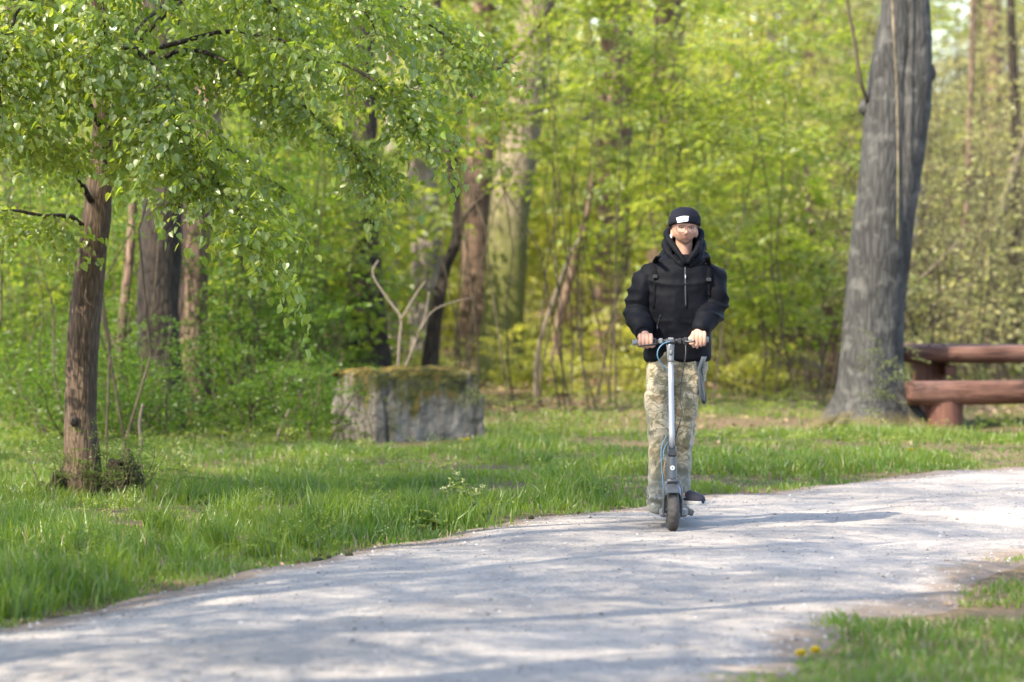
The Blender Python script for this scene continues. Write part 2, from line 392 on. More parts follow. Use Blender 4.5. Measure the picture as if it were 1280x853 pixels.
M['herb'] = leaf_mat("herb_leaf", (0.10, 0.145, 0.028), (0.15, 0.19, 0.05), (0.22, 0.30, 0.04), (0.32, 0.38, 0.06), 0.42, 0.04)
M['yellow'] = leaf_mat("dandelion_petal", (0.50, 0.38, 0.01), (0.60, 0.47, 0.02), (0.5, 0.4, 0.02), (0.5, 0.42, 0.02), 0.2, 0.02)
M['pale_flower'] = leaf_mat("pale_yellow_flower", (0.45, 0.45, 0.14), (0.6, 0.58, 0.3), (0.4, 0.45, 0.1), (0.5, 0.5, 0.2), 0.3, 0.02)

def stone_mat():
    m, N, L, out = mat("loose_stone"); g = N("NewGeometry")
    c = ramp(N, L, g.outputs["Random Per Island"], [(0.0, (0.09, 0.08, 0.07)), (0.3, (0.15, 0.138, 0.128)), (0.75, (0.24, 0.225, 0.21)), (1.0, (0.36, 0.34, 0.32))])
    principled(N, L, out, c, 0.85, spec=0.2); return m
M['stone'] = stone_mat()

# ------------------------------------------------------------------ ground and path
far_edge = np.array([(-40, 30), (-16, 20.5), (-8.5, 15.3), (-6.2, 14.7), (-3.8, 15.6), (-2.35, 17.15), (-1.25, 19.6), (-0.35, 22.2), (0.25, 23.6), (0.95, 24.9), (2.0, 26.7), (3.95, 29.4), (7, 32.6), (14, 37.5), (40, 50)], float)
near_edge = np.array([(-40, 24), (-16, 14.5), (-8, 10.2), (-5, 9.4), (-2.2, 10.0), (-0.3, 11.9), (1.0, 14.5), (1.25, 16.2), (1.75, 17.5), (2.15, 18.8), (2.8, 20.4), (3.9, 22.6), (6, 25.4), (9, 28.2), (16, 32.5), (40, 44)], float)
def resample(p, n):
    s = spline(p, 10); d = np.concatenate([[0], np.cumsum(np.linalg.norm(np.diff(s, axis=0), axis=1))])
    t = np.linspace(0, d[-1], n); return np.stack([np.interp(t, d, s[:, k]) for k in range(2)], -1)
NP_ = 420
FE, NE = resample(far_edge, NP_), resample(near_edge, NP_)
for E_, sd_ in ((FE, 1), (NE, 2)):
    E_ += np.stack([.10 * fbm(np.stack([E_[:, 0] * 1.1, E_[:, 1] * 1.1, 0 * E_[:, 0]], -1), 3, 40 + sd_), .16 * fbm(np.stack([E_[:, 0] * 1.1, E_[:, 1] * 1.1, 0 * E_[:, 0] + 7], -1), 3, 50 + sd_)], -1)
poly = np.vstack([FE, NE[::-1]])
def seg_dist(x, y, line):
    """distance to a polyline"""
    p = np.stack([x, y], -1); best = np.full(len(p), 1e9)
    a = line[:-1]; b = line[1:]
    for i in range(0, len(a)):
        if a[i, 1] > 60: continue
        ab = b[i] - a[i]; t = np.clip(((p - a[i]) @ ab) / (ab @ ab), 0, 1)
        q = a[i] + t[:, None] * ab; best = np.minimum(best, np.linalg.norm(p - q, axis=1))
    return best
def inside(x, y, pl):
    c = np.zeros(len(x), bool); j = len(pl) - 1
    for i in range(len(pl)):
        xi, yi = pl[i]; xj, yj = pl[j]
        k = ((yi > y) != (yj > y)) & (x < (xj - xi) * (y - yi) / (yj - yi + 1e-12) + xi); c ^= k; j = i
    return c
pl_small = poly[::3]
def path_sd_exact(x, y):
    x = np.asarray(x, float); y = np.asarray(y, float)
    d = np.minimum(seg_dist(x, y, FE[::3]), seg_dist(x, y, NE[::3])); return np.where(inside(x, y, pl_small), -d, d)

_gx, _gy = np.arange(-12, 13.01, .1), np.arange(8, 62.01, .1)
_GX, _GY = np.meshgrid(_gx, _gy); _SD = path_sd_exact(_GX.ravel(), _GY.ravel()).reshape(_GX.shape)
def path_sd(x, y):
    """signed distance to the path edge, negative on the path (looked up on a 10 cm grid)"""
    x = np.asarray(x, float); y = np.asarray(y, float)
    fx = np.clip((x + 12) / .1, 0, len(_gx) - 1.001); fy = np.clip((y - 8) / .1, 0, len(_gy) - 1.001)
    i = fx.astype(int); j = fy.astype(int); u = fx - i; v = fy - j
    return (_SD[j, i] * (1 - u) + _SD[j, i + 1] * u) * (1 - v) + (_SD[j + 1, i] * (1 - u) + _SD[j + 1, i + 1] * u) * v

def build_ground():
    ys = np.concatenate([np.linspace(-30, 8, 20), np.linspace(8.5, 60, 260), np.linspace(61, 160, 90), np.array([175, 200, 240, 320, 460, 700, 1000])])
    xs = np.concatenate([-np.array([900, 500, 260, 140, 90, 60, 40, 30, 22, 16, 12]), np.linspace(-9, 10, 120), np.array([12, 16, 22, 30, 40, 60, 90, 140, 260, 500, 900])])
    X, Y = np.meshgrid(xs, ys); Z = H(X, Y)
    sd = np.where((np.abs(X) < 12) & (Y > 8) & (Y < 62), path_sd(X, Y), 1.0)
    Z = Z - 0.05 * np.clip((.05 - sd) / 0.3, 0, 1)                 # the bed under the gravel
    Z = np.where(Y > 160, np.minimum(Z, H(X, np.full_like(Y, 160.0))), Z)
    ny, nx = X.shape; i = np.arange(ny - 1)[:, None] * nx + np.arange(nx - 1)[None]
    Q = np.stack([i, i + 1, i + nx + 1, i + nx], -1).reshape(-1, 4)
    g = link("ground", mesh_np("ground", np.stack([X, Y, Z], -1), quads=Q, smooth=True), M['ground']); kind(g, 'structure')
    # path: crowned strip, its edges sink under the verge
    k = 34; s = np.linspace(-0.06, 1.06, k)
    A = FE[:, None] * (1 - s[None, :, None]) + NE[:, None] * s[None, :, None]
    Z = H(A[..., 0], A[..., 1]); u = np.clip(s, 0, 1)
    prof = 0.012 + 0.035 * np.sin(u * math.pi) - 0.018 * np.exp(-((u - .3) / .07) ** 2) - 0.018 * np.exp(-((u - .7) / .07) ** 2)
    edge = np.minimum(s, 1 - s); prof = prof - 0.045 * np.clip((0.0 - edge) / 0.05, 0, 1)
    Zs = Z + prof[None] + 0.008 * noise3(np.concatenate([A * 2.6, 0 * A[..., :1]], -1), 77)
    V = np.concatenate([A, Zs[..., None]], -1).reshape(-1, 3); n = len(FE)
    i = np.arange(n - 1)[:, None] * k + np.arange(k - 1)[None]
    Q = np.stack([i, i + k, i + k + 1, i + 1], -1).reshape(-1, 4)
    pm = mesh_np("gravel_path", V, quads=Q, smooth=True); at_ = pm.attributes.new('edge', 'FLOAT', 'POINT'); at_.data.foreach_set('value', np.clip(1 - np.tile(edge, n) / .10, 0, 1).astype(np.float32)); at2 = pm.attributes.new('track', 'FLOAT', 'POINT'); at2.data.foreach_set('value', np.tile(np.exp(-((u - .3) / .08) ** 2) + np.exp(-((u - .7) / .08) ** 2), n).astype(np.float32))
    p = link("gravel_path", pm, M['path']); kind(p, 'structure')
    return BVHTree.FromPolygons([tuple(v) for v in V], [tuple(q) for q in Q])
PATH_BVH = build_ground()
def path_z(x, y):
    h = PATH_BVH.ray_cast(Vector((x, y, 5)), Vector((0, 0, -1))); return h[0].z if h[0] else float(H(x, y))

rng = np.random.default_rng(11)
def build_stones():
    n = 60000; x = rng.uniform(-5, 6, n); y = 13 + 19 * rng.random(n) ** 1.5
    sd = path_sd(x, y); wv = np.abs(x) < 0.135 * y + 0.6
    pr = np.where(sd < -0.45, 0.40, 0.95)
    k = wv & (sd < 0.10) & (rng.random(n) < pr); x, y, sd = x[k], y[k], sd[k]
    s = 0.004 + 0.008 * rng.random(len(x)) ** 3 + np.where(rng.random(len(x)) < 0.02, 0.008, 0)
    z = np.array([path_z(a, b) for a, b in zip(x, y)])
    base = np.array([[1, 0, -.2], [.2, .95, -.2], [-.9, .35, -.2], [-.6, -.8, -.2], [.5, -.85, -.2], [.1, .1, .75], [-.35, -.1, .6]])
    Tt = np.array([[0, 1, 5], [1, 2, 6], [1, 6, 5], [2, 3, 6], [3, 4, 6], [4, 0, 5], [4, 5, 6]])
    n = len(x); a = rng.uniform(0, 2 * math.pi, n); ca, sa = np.cos(a), np.sin(a)
    J = base[None] * (1 + 0.35 * rng.uniform(-1, 1, (n, 7, 3))) * s[:, None, None] * np.array([1.2, 1, .75])
    V = np.stack([J[..., 0] * ca[:, None] - J[..., 1] * sa[:, None] + x[:, None], J[..., 0] * sa[:, None] + J[..., 1] * ca[:, None] + y[:, None], J[..., 2] + z[:, None]], -1)
    T = Tt[None] + (np.arange(n) * 7)[:, None, None]
    o = link("loose_gravel", mesh_np("loose_gravel", V, tris=T), M['stone']); kind(o, 'stuff', 'loose grey crushed stone strewn over the path', 'gravel')
build_stones()

# ------------------------------------------------------------------ foliage building blocks
LEAF4 = (np.array([[0, 0, 0], [-.36, .42, .10], [0, 1, -.06], [.36, .42, .10]]), np.array([[0, 2, 1], [0, 3, 2]]))
LEAF8 = (np.array([[0, .04, 0], [-.30, -.02, .05], [-.46, .28, .09], [-.33, .66, .06], [0, 1.08, -.10], [.33, .66, .06], [.46, .28, .09], [.30, -.02, .05]]),
         np.array([[0, 2, 1], [0, 3, 2], [0, 4, 3], [0, 5, 4], [0, 6, 5], [0, 7, 6]]))
def unit(v): return v / (np.linalg.norm(v, axis=-1, keepdims=True) + 1e-12)

def stamp_leaves(P0, D, Nn, S_, tmpl):
    """one leaf per row: base point, direction, face normal, length"""
    V0, T0 = tmpl; D = unit(D); X = unit(np.cross(D, Nn)); Z = np.cross(X, D)
    V = P0[:, None] + (V0[None, :, 0:1] * X[:, None] + V0[None, :, 1:2] * D[:, None] + V0[None, :, 2:3] * Z[:, None]) * S_[:, None, None]
    T = T0[None] + (np.arange(len(P0)) * len(V0))[:, None, None]
    return V.reshape(-1, 3), T.reshape(-1, 3)

class Spray:
    """a leafy branch end of unit length along +Y, built once and stamped many times"""
    def __init__(s, seed, nside=9, leaf=0.085, droop=0.25, tmpl=LEAF4, per=7, tilt=0.45, hang=0.0, tw=0.006, spread=0.5, fine=False):
        g = np.random.default_rng(seed); mb = MB(); lp, ld, ln, ls = [], [], [], []
        t = np.linspace(0, 1, 7); wig = g.uniform(-.06, .06)
        main = np.stack([wig * np.sin(t * 5), t, -droop * t * t], -1); mb.tube(main if fine else main[::3], np.linspace(tw, tw * .3, 7 if fine else 3), 3, 1, cap=False)
        def leafrow(pts, n, sgn):
            for i in range(n):
                f = (i + 0.7) / n; k = f * (len(pts) - 1); a = int(min(k, len(pts) - 2)); p = pts[a] + (pts[a + 1] - pts[a]) * (k - a)
                d = unit(pts[a + 1] - pts[a]); sd = np.array([d[1], -d[0], 0]) * (1 if i % 2 else -1)
                dd = d * g.uniform(.3, .9) + sd * g.uniform(.5, 1.0) + np.array([0, 0, g.uniform(-.35, .15) - hang])
                lp.append(p); ld.append(dd); ln.append(np.array([0, 0, 1.0]) + g.normal(0, tilt, 3)); ls.append(leaf * g.uniform(.6, 1.25))
        for i in range(nside):
            f = 0.08 + 0.86 * (i + g.uniform(-.3, .3)) / nside; f = min(max(f, .02), .97); k = f * 6; a = int(min(k, 5)); p = main[a] + (main[a + 1] - main[a]) * (k - a)
            sg = 1 if i % 2 else -1; L_ = spread * (1 - .55 * f) * g.uniform(.6, 1.2); an = g.uniform(.6, 1.1) * sg
            u = np.linspace(0, 1, 4)[:, None]; dr = np.array([math.sin(an), math.cos(an), g.uniform(-.15, .2)])
            pts = p + u * L_ * dr + np.array([0, 0, -1]) * u * u * L_ * droop * g.uniform(.5, 1.6); mb.tube(pts if fine else pts[::3], np.linspace(tw * .5, tw * .25, 4 if fine else 2), 3, 1, cap=False)
            leafrow(pts, max(2, int(per * L_ / spread + .5)), sg)
        leafrow(main, per, 1)
        V, T = stamp_leaves(np.array(lp), np.array(ld), np.array(ln), np.array(ls), tmpl)
        s.leaves = (np.array(lp), np.array(ld), np.array(ln), np.array(ls)); s.tmpl = tmpl
        s.LV, s.LT = V, T; bv, bt, bq, _, _ = mb.arrays()
        s.BV = bv; s.BT = np.concatenate([bt, bq[:, [0, 1, 2]], bq[:, [0, 2, 3]]])

def orient(yaw, pitch, roll):
    """matrices taking +Y to the heading yaw/pitch, rolled about it"""
    cy, sy, cp, sp, cr, sr = np.cos(yaw), np.sin(yaw), np.cos(pitch), np.sin(pitch), np.cos(roll), np.sin(roll)
    z0 = np.zeros_like(cy); o = z0 + 1
    Rz = np.stack([np.stack([cy, -sy, z0], -1), np.stack([sy, cy, z0], -1), np.stack([z0, z0, o], -1)], -2)
    Rx = np.stack([np.stack([o, z0, z0], -1), np.stack([z0, cp, -sp], -1), np.stack([z0, sp, cp], -1)], -2)
    Ry = np.stack([np.stack([cr, z0, sr], -1), np.stack([z0, o, z0], -1), np.stack([-sr, z0, cr], -1)], -2)
    return Rz @ Rx @ Ry

class Foliage:
    """collects sprays and stems, then writes them as one mesh: material 0 leaves, 1 twigs"""
    def __init__(s, sprays): s.sp = sprays; s.rows = []; s.mb = MB()
    def add(s, pos, yaw, pitch, roll, scale, k): s.rows.append((*pos, yaw, pitch, roll, scale, k))
    def stem(s, pts, rad, sides=5): s.mb.tube(pts, rad, sides, 1, cap=False)
    def arrays(s, twigs=True):
        out = MB()
        if s.mb.n:
            V, T, Q, _, _ = s.mb.arrays(); out.add(V, T, Q, 1)
        r = np.array(s.rows); 
        if len(r) == 0: return out
        for k in range(len(s.sp)):
            q = r[r[:, 7] == k]
            if not len(q): continue
            Rm = orient(q[:, 3], q[:, 4], q[:, 5]) * q[:, 6][:, None, None]
            for (V0, T0, m) in ((s.sp[k].LV, s.sp[k].LT, 0), (s.sp[k].BV, s.sp[k].BT, 1)):
                if m == 1 and not twigs: continue
                V = np.einsum('nij,vj->nvi', Rm, V0) + q[:, None, :3]
                T = T0[None] + (np.arange(len(q)) * len(V0))[:, None, None]; out.add(V.reshape(-1, 3), T.reshape(-1, 3), None, m)
        return out
    def mesh(s, name, twigs=True): return s.arrays(twigs).mesh(name)

SPRAYS = [Spray(100 + i, 9, 0.10, 0.22 + .06 * (i % 3), LEAF4, 6, 0.45) for i in range(6)]
MAPLE = [Spray(150 + i, 9, 0.135, 0.14 + .06 * (i % 3), LEAF4, 6, 0.26, spread=.62) for i in range(6)]
SMALL = [Spray(200 + i, 8, 0.075, 0.2, LEAF4, 6, 0.7, spread=.6) for i in range(5)]
FAR = [Spray(250 + i, 6, 0.11, 0.2, LEAF4, 4, 0.6, spread=.6) for i in range(4)]
SPARSE = [Spray(300 + i, 5, 0.10, 0.1, LEAF4, 3, 0.7, spread=.6, tw=.008) for i in range(4)]

def limb_path(g, p0, az, L_, el, droop, n=7, wig=.06):
    t = np.linspace(0, 1, n)[:, None]; d = np.array([math.cos(az) * math.cos(el), math.sin(az) * math.cos(el), math.sin(el)])
    pts = p0 + t * L_ * d + np.array([0, 0, -1]) * droop * L_ * t * t
    pts[1:] += g.normal(0, wig * L_ / n, (n - 1, 3)); return pts

def crown_on(fo, g, limbs, r0, step=0.35, scale=(.55, 1.0), from_t=.25, spread_yaw=1.1, pitch=-.1, nk=None, stems=True):
    for pts in limbs:
        L_ = np.linalg.norm(np.diff(pts, axis=0), axis=1).sum(); n = max(3, int(L_ * (1 - from_t) / step))
        if stems: fo.stem(pts, np.linspace(r0 * L_ / 3, r0 * .2, len(pts)))
        for i in range(n):
            f = from_t + (1 - from_t) * (i + g.random()) / n; k = f * (len(pts) - 1); a = int(min(k, len(pts) - 2)); p = pts[a] + (pts[a + 1] - pts[a]) * (k - a)
            d = pts[a + 1] - pts[a]; yaw = math.atan2(-d[0], d[1]) + g.uniform(-1, 1) * spread_yaw
            fo.add(p, yaw, pitch + g.normal(0, .25), g.normal(0, .3), g.uniform(*scale), g.integers(len(fo.sp)))

# shared high crowns for the tall trees: 1 unit = 1 metre, trunk axis at the origin, z measured from the ground
def high_crown(seed, z0, z1, rad, nl, sprays, step=.42, scale=(.7, 1.2), droop=.1):
    g = np.random.default_rng(seed); fo = Foliage(sprays); limbs = []
    for i in range(nl):
        f = (i + g.random()) / nl; z = z0 + (z1 - z0) * f; az = i * 2.4 + g.uniform(-.4, .4)
        L_ = rad * (0.55 + .6 * math.sin(math.pi * (0.18 + .78 * f))) * g.uniform(.75, 1.15)
        limbs.append(limb_path(g, np.array([0, 0, z]), az, L_, g.uniform(.05, .45), droop))
    crown_on(fo, g, limbs, .018, step, scale, .15); return fo.mesh("crown")
CROWN_A = [high_crown(40 + i, 6.2, 12.5, 2.4, 14, SPRAYS, .75) for i in range(3)]
CROWN_B = [high_crown(50 + i, 3.6, 8.5, 2.3, 14, SPRAYS, .55) for i in range(3)]
for m_ in CROWN_A + CROWN_B:
    m_.materials.append(M['leaf_mid']); m_.materials.append(M['twig'])
CROWN_L = [high_crown(80 + i, 3.7, 8.0, 2.6, 20, MAPLE, .42, (.6, 1.05), .38) for i in range(3)]
for m_ in CROWN_L: m_.materials.append(M['leaf_mid']); m_.materials.append(M['twig'])
CROWN_S = [high_crown(60 + i, 4.6, 10.5, 3.6, 26, SPRAYS, .46) for i in range(2)]
for m_ in CROWN_S: m_.materials.append(M['leaf_mid']); m_.materials.append(M['twig'])

def trunk_mesh(name, pts, rad, sides=16, k=8, ridge=.06, lump=.08, flare=0.0, seed=1, rf=9, zstretch=3.0):
    """trunk through the points with bark relief; flare widens the foot into root buttresses"""
    c = spline(pts, k); n = len(c); r = np.interp(np.linspace(0, 1, n), np.linspace(0, 1, len(rad)), rad)
    t, N_, B_ = frames(c, (1, 0, 0)); a = np.arange(sides) / sides * 2 * math.pi
    h = np.concatenate([[0], np.cumsum(np.linalg.norm(np.diff(c, axis=0), axis=1))])
    A, Hh = np.meshgrid(a, h); rr = np.repeat(r[:, None], sides, 1)
    q = np.stack([np.cos(A) * rf / 6, np.sin(A) * rf / 6, Hh * .8], -1)
    rr = rr * (1 + lump * fbm(q, 2, seed))
    if flare:
        butt = .5 + .5 * np.cos(A * 5 + 1.3 * seed + .5 * np.sin(A * 2)); rr = rr * (1 + flare * np.exp(-Hh / .2) * (.45 + .8 * butt))
    q2 = np.stack([np.cos(A) * rf, np.sin(A) * rf, Hh * zstretch], -1)
    rr = rr + r[:, None] * ridge * (fbm(q2, 3, seed + 50))
    V = c[:, None] + N_[:, None] * (np.cos(A) * rr)[..., None] + B_[:, None] * (np.sin(A) * rr)[..., None]
    return mesh_np(name, V.reshape(-1, 3), quads=ring_faces(n, sides)[:, ::-1] if False else ring_faces(n, sides), smooth=True)

def empty(name, loc): 
    o = bpy.data.objects.new(name, None); C.objects.link(o); o.location = loc; o.empty_display_size = .2; return o

def tall_tree(name, label, base, pts_px, Y, rad_px, bark, crown=None, cs=1.0, crot=0.0, seed=1, top=None, limbs=(), group='woodland trees', sides=14, leafmat=None, flare=.5):
    """trunk traced through photo columns at distance Y (its real place), then carried straight on up into its crown"""
    b = np.array([P(*pts_px[0], Y)[0], Y, float(H(P(*pts_px[0], Y)[0], Y))])
    pts = [b + [0, 0, -.1]] + [P(px, py, Y) for px, py in pts_px[1:]]
    rad = [r / F_PX * Y / 2 for r in rad_px]
    zt = top or 9.0; d = pts[-1] - pts[-2]; d = d / max(d[2], 1e-3)
    if pts[-1][2] < zt: 
        pts.append(pts[-1] + d * (zt - pts[-1][2]) * .5 + [0.05, 0, 0]); pts.append(pts[-1] + d * (zt - pts[-1][2]) * .8); rad += [rad[-1] * .85, rad[-1] * .5]
    pts = [p - b for p in pts]
    t = empty(name, b)
    link("trunk", trunk_mesh("trunk", pts, rad, sides, seed=seed, flare=flare, rf=5), bark, t)
    for lp, lr in limbs:
        q = [P(px, py, Y + dy) - b for px, py, dy in lp]; mb = MB(); sp_ = spline(q, 4)
        mb.tube(sp_, np.linspace(lr[0], lr[1], len(sp_)) / F_PX * Y / 2, 7, 0); mb.obj("limb", bark, t, True)
    if crown is not None:
        o = link("crown", crown, None, t); o.scale = (cs, cs, cs); o.rotation_euler = (0, 0, crot)
        top_xy = pts[-1] * .55; o.location = (top_xy[0], top_xy[1], 0)
    tag(t, label, 'tree', group); return t
#--PART2--
# ------------------------------------------------------------------ the trees whose trunks show
A_, B_ = CROWN_A, CROWN_B
T_ = tall_tree
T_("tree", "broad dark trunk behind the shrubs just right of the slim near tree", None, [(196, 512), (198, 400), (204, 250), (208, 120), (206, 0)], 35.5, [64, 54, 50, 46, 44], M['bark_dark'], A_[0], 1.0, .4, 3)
T_("tree", "smooth brown sunlit trunk leaning against the broad dark one", None, [(240, 510), (236, 400), (246, 250), (262, 120), (270, 0)], 36.5, [52, 46, 44, 40, 36], M['bark_red'], None, 1, 0, 4, top=7)
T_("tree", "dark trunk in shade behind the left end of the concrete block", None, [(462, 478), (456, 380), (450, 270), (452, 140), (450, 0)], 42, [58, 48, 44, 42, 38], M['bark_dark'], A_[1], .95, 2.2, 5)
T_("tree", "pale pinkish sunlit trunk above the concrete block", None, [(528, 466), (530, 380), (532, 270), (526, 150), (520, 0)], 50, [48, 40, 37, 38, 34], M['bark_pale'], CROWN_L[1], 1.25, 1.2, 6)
T_("tree", "slim straight pale trunk left of the pinkish trunk", None, [(492, 470), (490, 380), (490, 250), (488, 130), (484, 0)], 52, [20, 17, 15, 14, 13], M['bark_pale'], None, 1, 0, 7, top=8)
T_("tree", "grey brown trunk right of the dark forked sapling", None, [(594, 460), (594, 380), (594, 280), (600, 170), (604, 60), (608, 0)], 54, [44, 36, 33, 36, 34, 32], M['bark_red'], CROWN_L[0], 1.2, 3.0, 8, top=9.5)
T_("tree", "stout mossy trunk leaning right, lit orange along its left edge", None, [(628, 476), (630, 400), (636, 290), (648, 190), (662, 90), (672, 0)], 47.5, [62, 52, 48, 48, 46, 42], M['bark_mossy'], CROWN_L[0], 1.25, 4.4, 9, limbs=[([(655, 205, 0), (690, 185, .5), (730, 150, .8), (770, 130, 1)], (12, 5))])
T_("tree", "brown trunk standing left of the rider's shoulder", None, [(764, 448), (764, 380), (766, 260), (768, 160), (770, 60), (770, 0)], 51, [52, 44, 42, 44, 42, 40], M['bark_red'], CROWN_L[2], 1.3, .9, 10, top=11)
T_("tree", "dim brown trunk high above the rider's head", None, [(826, 440), (828, 360), (830, 240), (832, 140), (836, 0)], 54, [48, 42, 40, 40, 36], M['bark_red'], B_[1], 1.5, 5.1, 11, top=11)
T_("tree", "thin curved grey sapling left of the big grey trunk", None, [(1040, 480), (1042, 430), (1030, 370), (1016, 300), (1006, 240)], 45, [18, 14, 12, 10, 7], M['bark_red'], None, 1, 0, 12, top=2.7, group='slim saplings')
T_("tree", "thin leaning sapling left of the rider at hip height", None, [(690, 470), (700, 400), (718, 330), (735, 260), (748, 180)], 46, [14, 12, 10, 8, 6], M['bark_red'], None, 1, 0, 13, top=4.0, group='slim saplings')
T_("tree", "dark crooked forked sapling behind the concrete block", None, [(532, 478), (540, 430), (556, 340), (572, 290), (562, 200), (556, 120), (548, 0)], 41, [24, 19, 14, 13, 11, 10, 8], M['bark_dark'], None, 1, 0, 14, top=5.8,
   limbs=[([(570, 270, 0), (568, 200, .1), (580, 130, .2), (625, 85, .3), (665, 45, .4), (692, 0, .5)], (11, 5)), ([(572, 290, 0), (590, 260, -.2), (640, 215, -.3)], (6, 3))], group='slim saplings')
for k, (lab, pts, Y, rad, bk) in enumerate([
    ("slim dark sapling just left of the broad dark trunk", [(150, 520), (152, 420), (164, 300), (172, 160), (180, 0)], 36, [14, 12, 11, 9, 7], 'bark_red'),
    ("grey slanting sapling above the middle of the red table", [(1222, 470), (1224, 420), (1236, 330), (1258, 240), (1290, 150)], 47, [14, 12, 11, 10, 8], 'bark_mossy'),
    ("straight dark sapling left of the slanting one above the table", [(1186, 470), (1192, 400), (1204, 300), (1210, 200), (1216, 0)], 49, [11, 10, 9, 8, 6], 'bark_red'),
    ("pale sapling close to the right side of the big grey trunk", [(1134, 470), (1136, 390), (1142, 300), (1150, 180), (1156, 0)], 53, [13, 12, 10, 9, 8], 'bark_pale'),
    ("dark sapling at the right edge above the table", [(1272, 470), (1272, 400), (1266, 320), (1270, 200), (1262, 0)], 50, [16, 15, 13, 12, 10], 'bark_dark'),
    ("pale thin stem in the thicket right of the big trunk", [(1166, 462), (1168, 390), (1160, 300), (1150, 210)], 57, [9, 8, 7, 5], 'bark_pale'),
    ("far pale trunk between the rider and the thin curved sapling", [(968, 440), (968, 350), (972, 230), (968, 120), (962, 0)], 72, [18, 16, 16, 15, 14], 'bark_pale'),
    ("far brown trunk right of the thin curved sapling", [(1008, 440), (1006, 340), (1010, 200), (1014, 0)], 70, [22, 19, 18, 16], 'bark_red'),
    ("far brown trunk over the rider's right shoulder in the bright leaves", [(905, 440), (906, 330), (912, 180), (910, 0)], 78, [22, 20, 18, 17], 'bark_red'),
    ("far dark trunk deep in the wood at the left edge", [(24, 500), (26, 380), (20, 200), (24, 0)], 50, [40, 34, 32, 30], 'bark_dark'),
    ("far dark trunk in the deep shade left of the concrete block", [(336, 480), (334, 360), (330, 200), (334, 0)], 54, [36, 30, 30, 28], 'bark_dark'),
    ("far pale trunk between the dark trunk and the mossy trunk", [(700, 440), (702, 330), (708, 200), (712, 0)], 74, [22, 19, 18, 17], 'bark_pale'),
    ("far brown trunk in the thicket over the table's right part", [(1246, 440), (1248, 340), (1244, 200), (1240, 0)], 68, [26, 24, 22, 20], 'bark_red')]):
    T_("tree", lab, None, pts, Y, rad, M[bk], B_[k % 3] if rad[0] > 17 else None, 1.0 + .12 * (k % 4), k * 1.7, 20 + k, top=(9 if rad[0] > 17 else 5.5), group='slim saplings' if rad[0] < 17 else 'woodland trees', sides=9)

# shade trees that stand left of the frame and throw the dappled shade over the path
for k, (x, y, s, rz) in enumerate([(-5.8, 9.9, 1.0, .3), (-6.4, 14.4, 1.0, 2.0), (-7.2, 19.9, 1.1, 4.0), (-5.6, 28.2, .9, 1.0), (-7.5, 6.2, 1.0, 5.0), (-9.8, 13.5, 1.15, 3.3), (-3.6, 11.4, .85, .2)]):
    b = np.array([x, y, float(H(x, y))]); t = empty("tree", b)
    link("trunk", trunk_mesh("trunk", [(0, 0, -.1), (.05, 0, 2), (0, .1, 5), (.1, 0, 8.5)], [.2, .16, .13, .06], 10, seed=70 + k, flare=.4, rf=4), M['bark_brown'], t)
    o = link("crown", CROWN_S[k % 2], None, t); o.scale = (s,) * 3; o.rotation_euler = (0, 0, rz)
    tag(t, "tall shade tree beside the path just left of the picture", 'tree', 'shade trees left of the picture')

# slim poles of the same stand: their shadows lie as long stripes across the gravel
g_ = np.random.default_rng(77)
for k, (x, y) in enumerate([(-3.0, 10.2), (-3.6, 11.7), (-3.3, 14.2), (-4.3, 15.4), (-3.5, 16.7), (-4.6, 17.9), (-3.8, 19.2), (-5.0, 20.4), (-4.0, 21.4), (-4.4, 9.4), (-5.8, 13.4), (-6.3, 18.7)]):
    b = np.array([x, y, float(H(x, y))]); t = empty("tree", b); r0 = g_.uniform(.05, .11); ln = g_.normal(0, .25, 2)
    link("trunk", trunk_mesh("trunk", [(0, 0, -.1), (ln[0] * .3, ln[1] * .2, 2.5), (ln[0] * .7, ln[1] * .4, 5.5), (ln[0], ln[1] * .6, 8.5)], [r0 * 1.2, r0, r0 * .8, r0 * .35], 9, seed=170 + k, flare=.4, rf=4), M['bark_brown'], t)
    if k % 2 == 0: o = link("crown", CROWN_A[k % 3], None, t); o.scale = (.7, .7, .85); o.rotation_euler = (0, 0, k * 1.1)
    tag(t, "slim pole of a tree beside the path just left of the picture", 'tree', 'slim trees left of the picture')

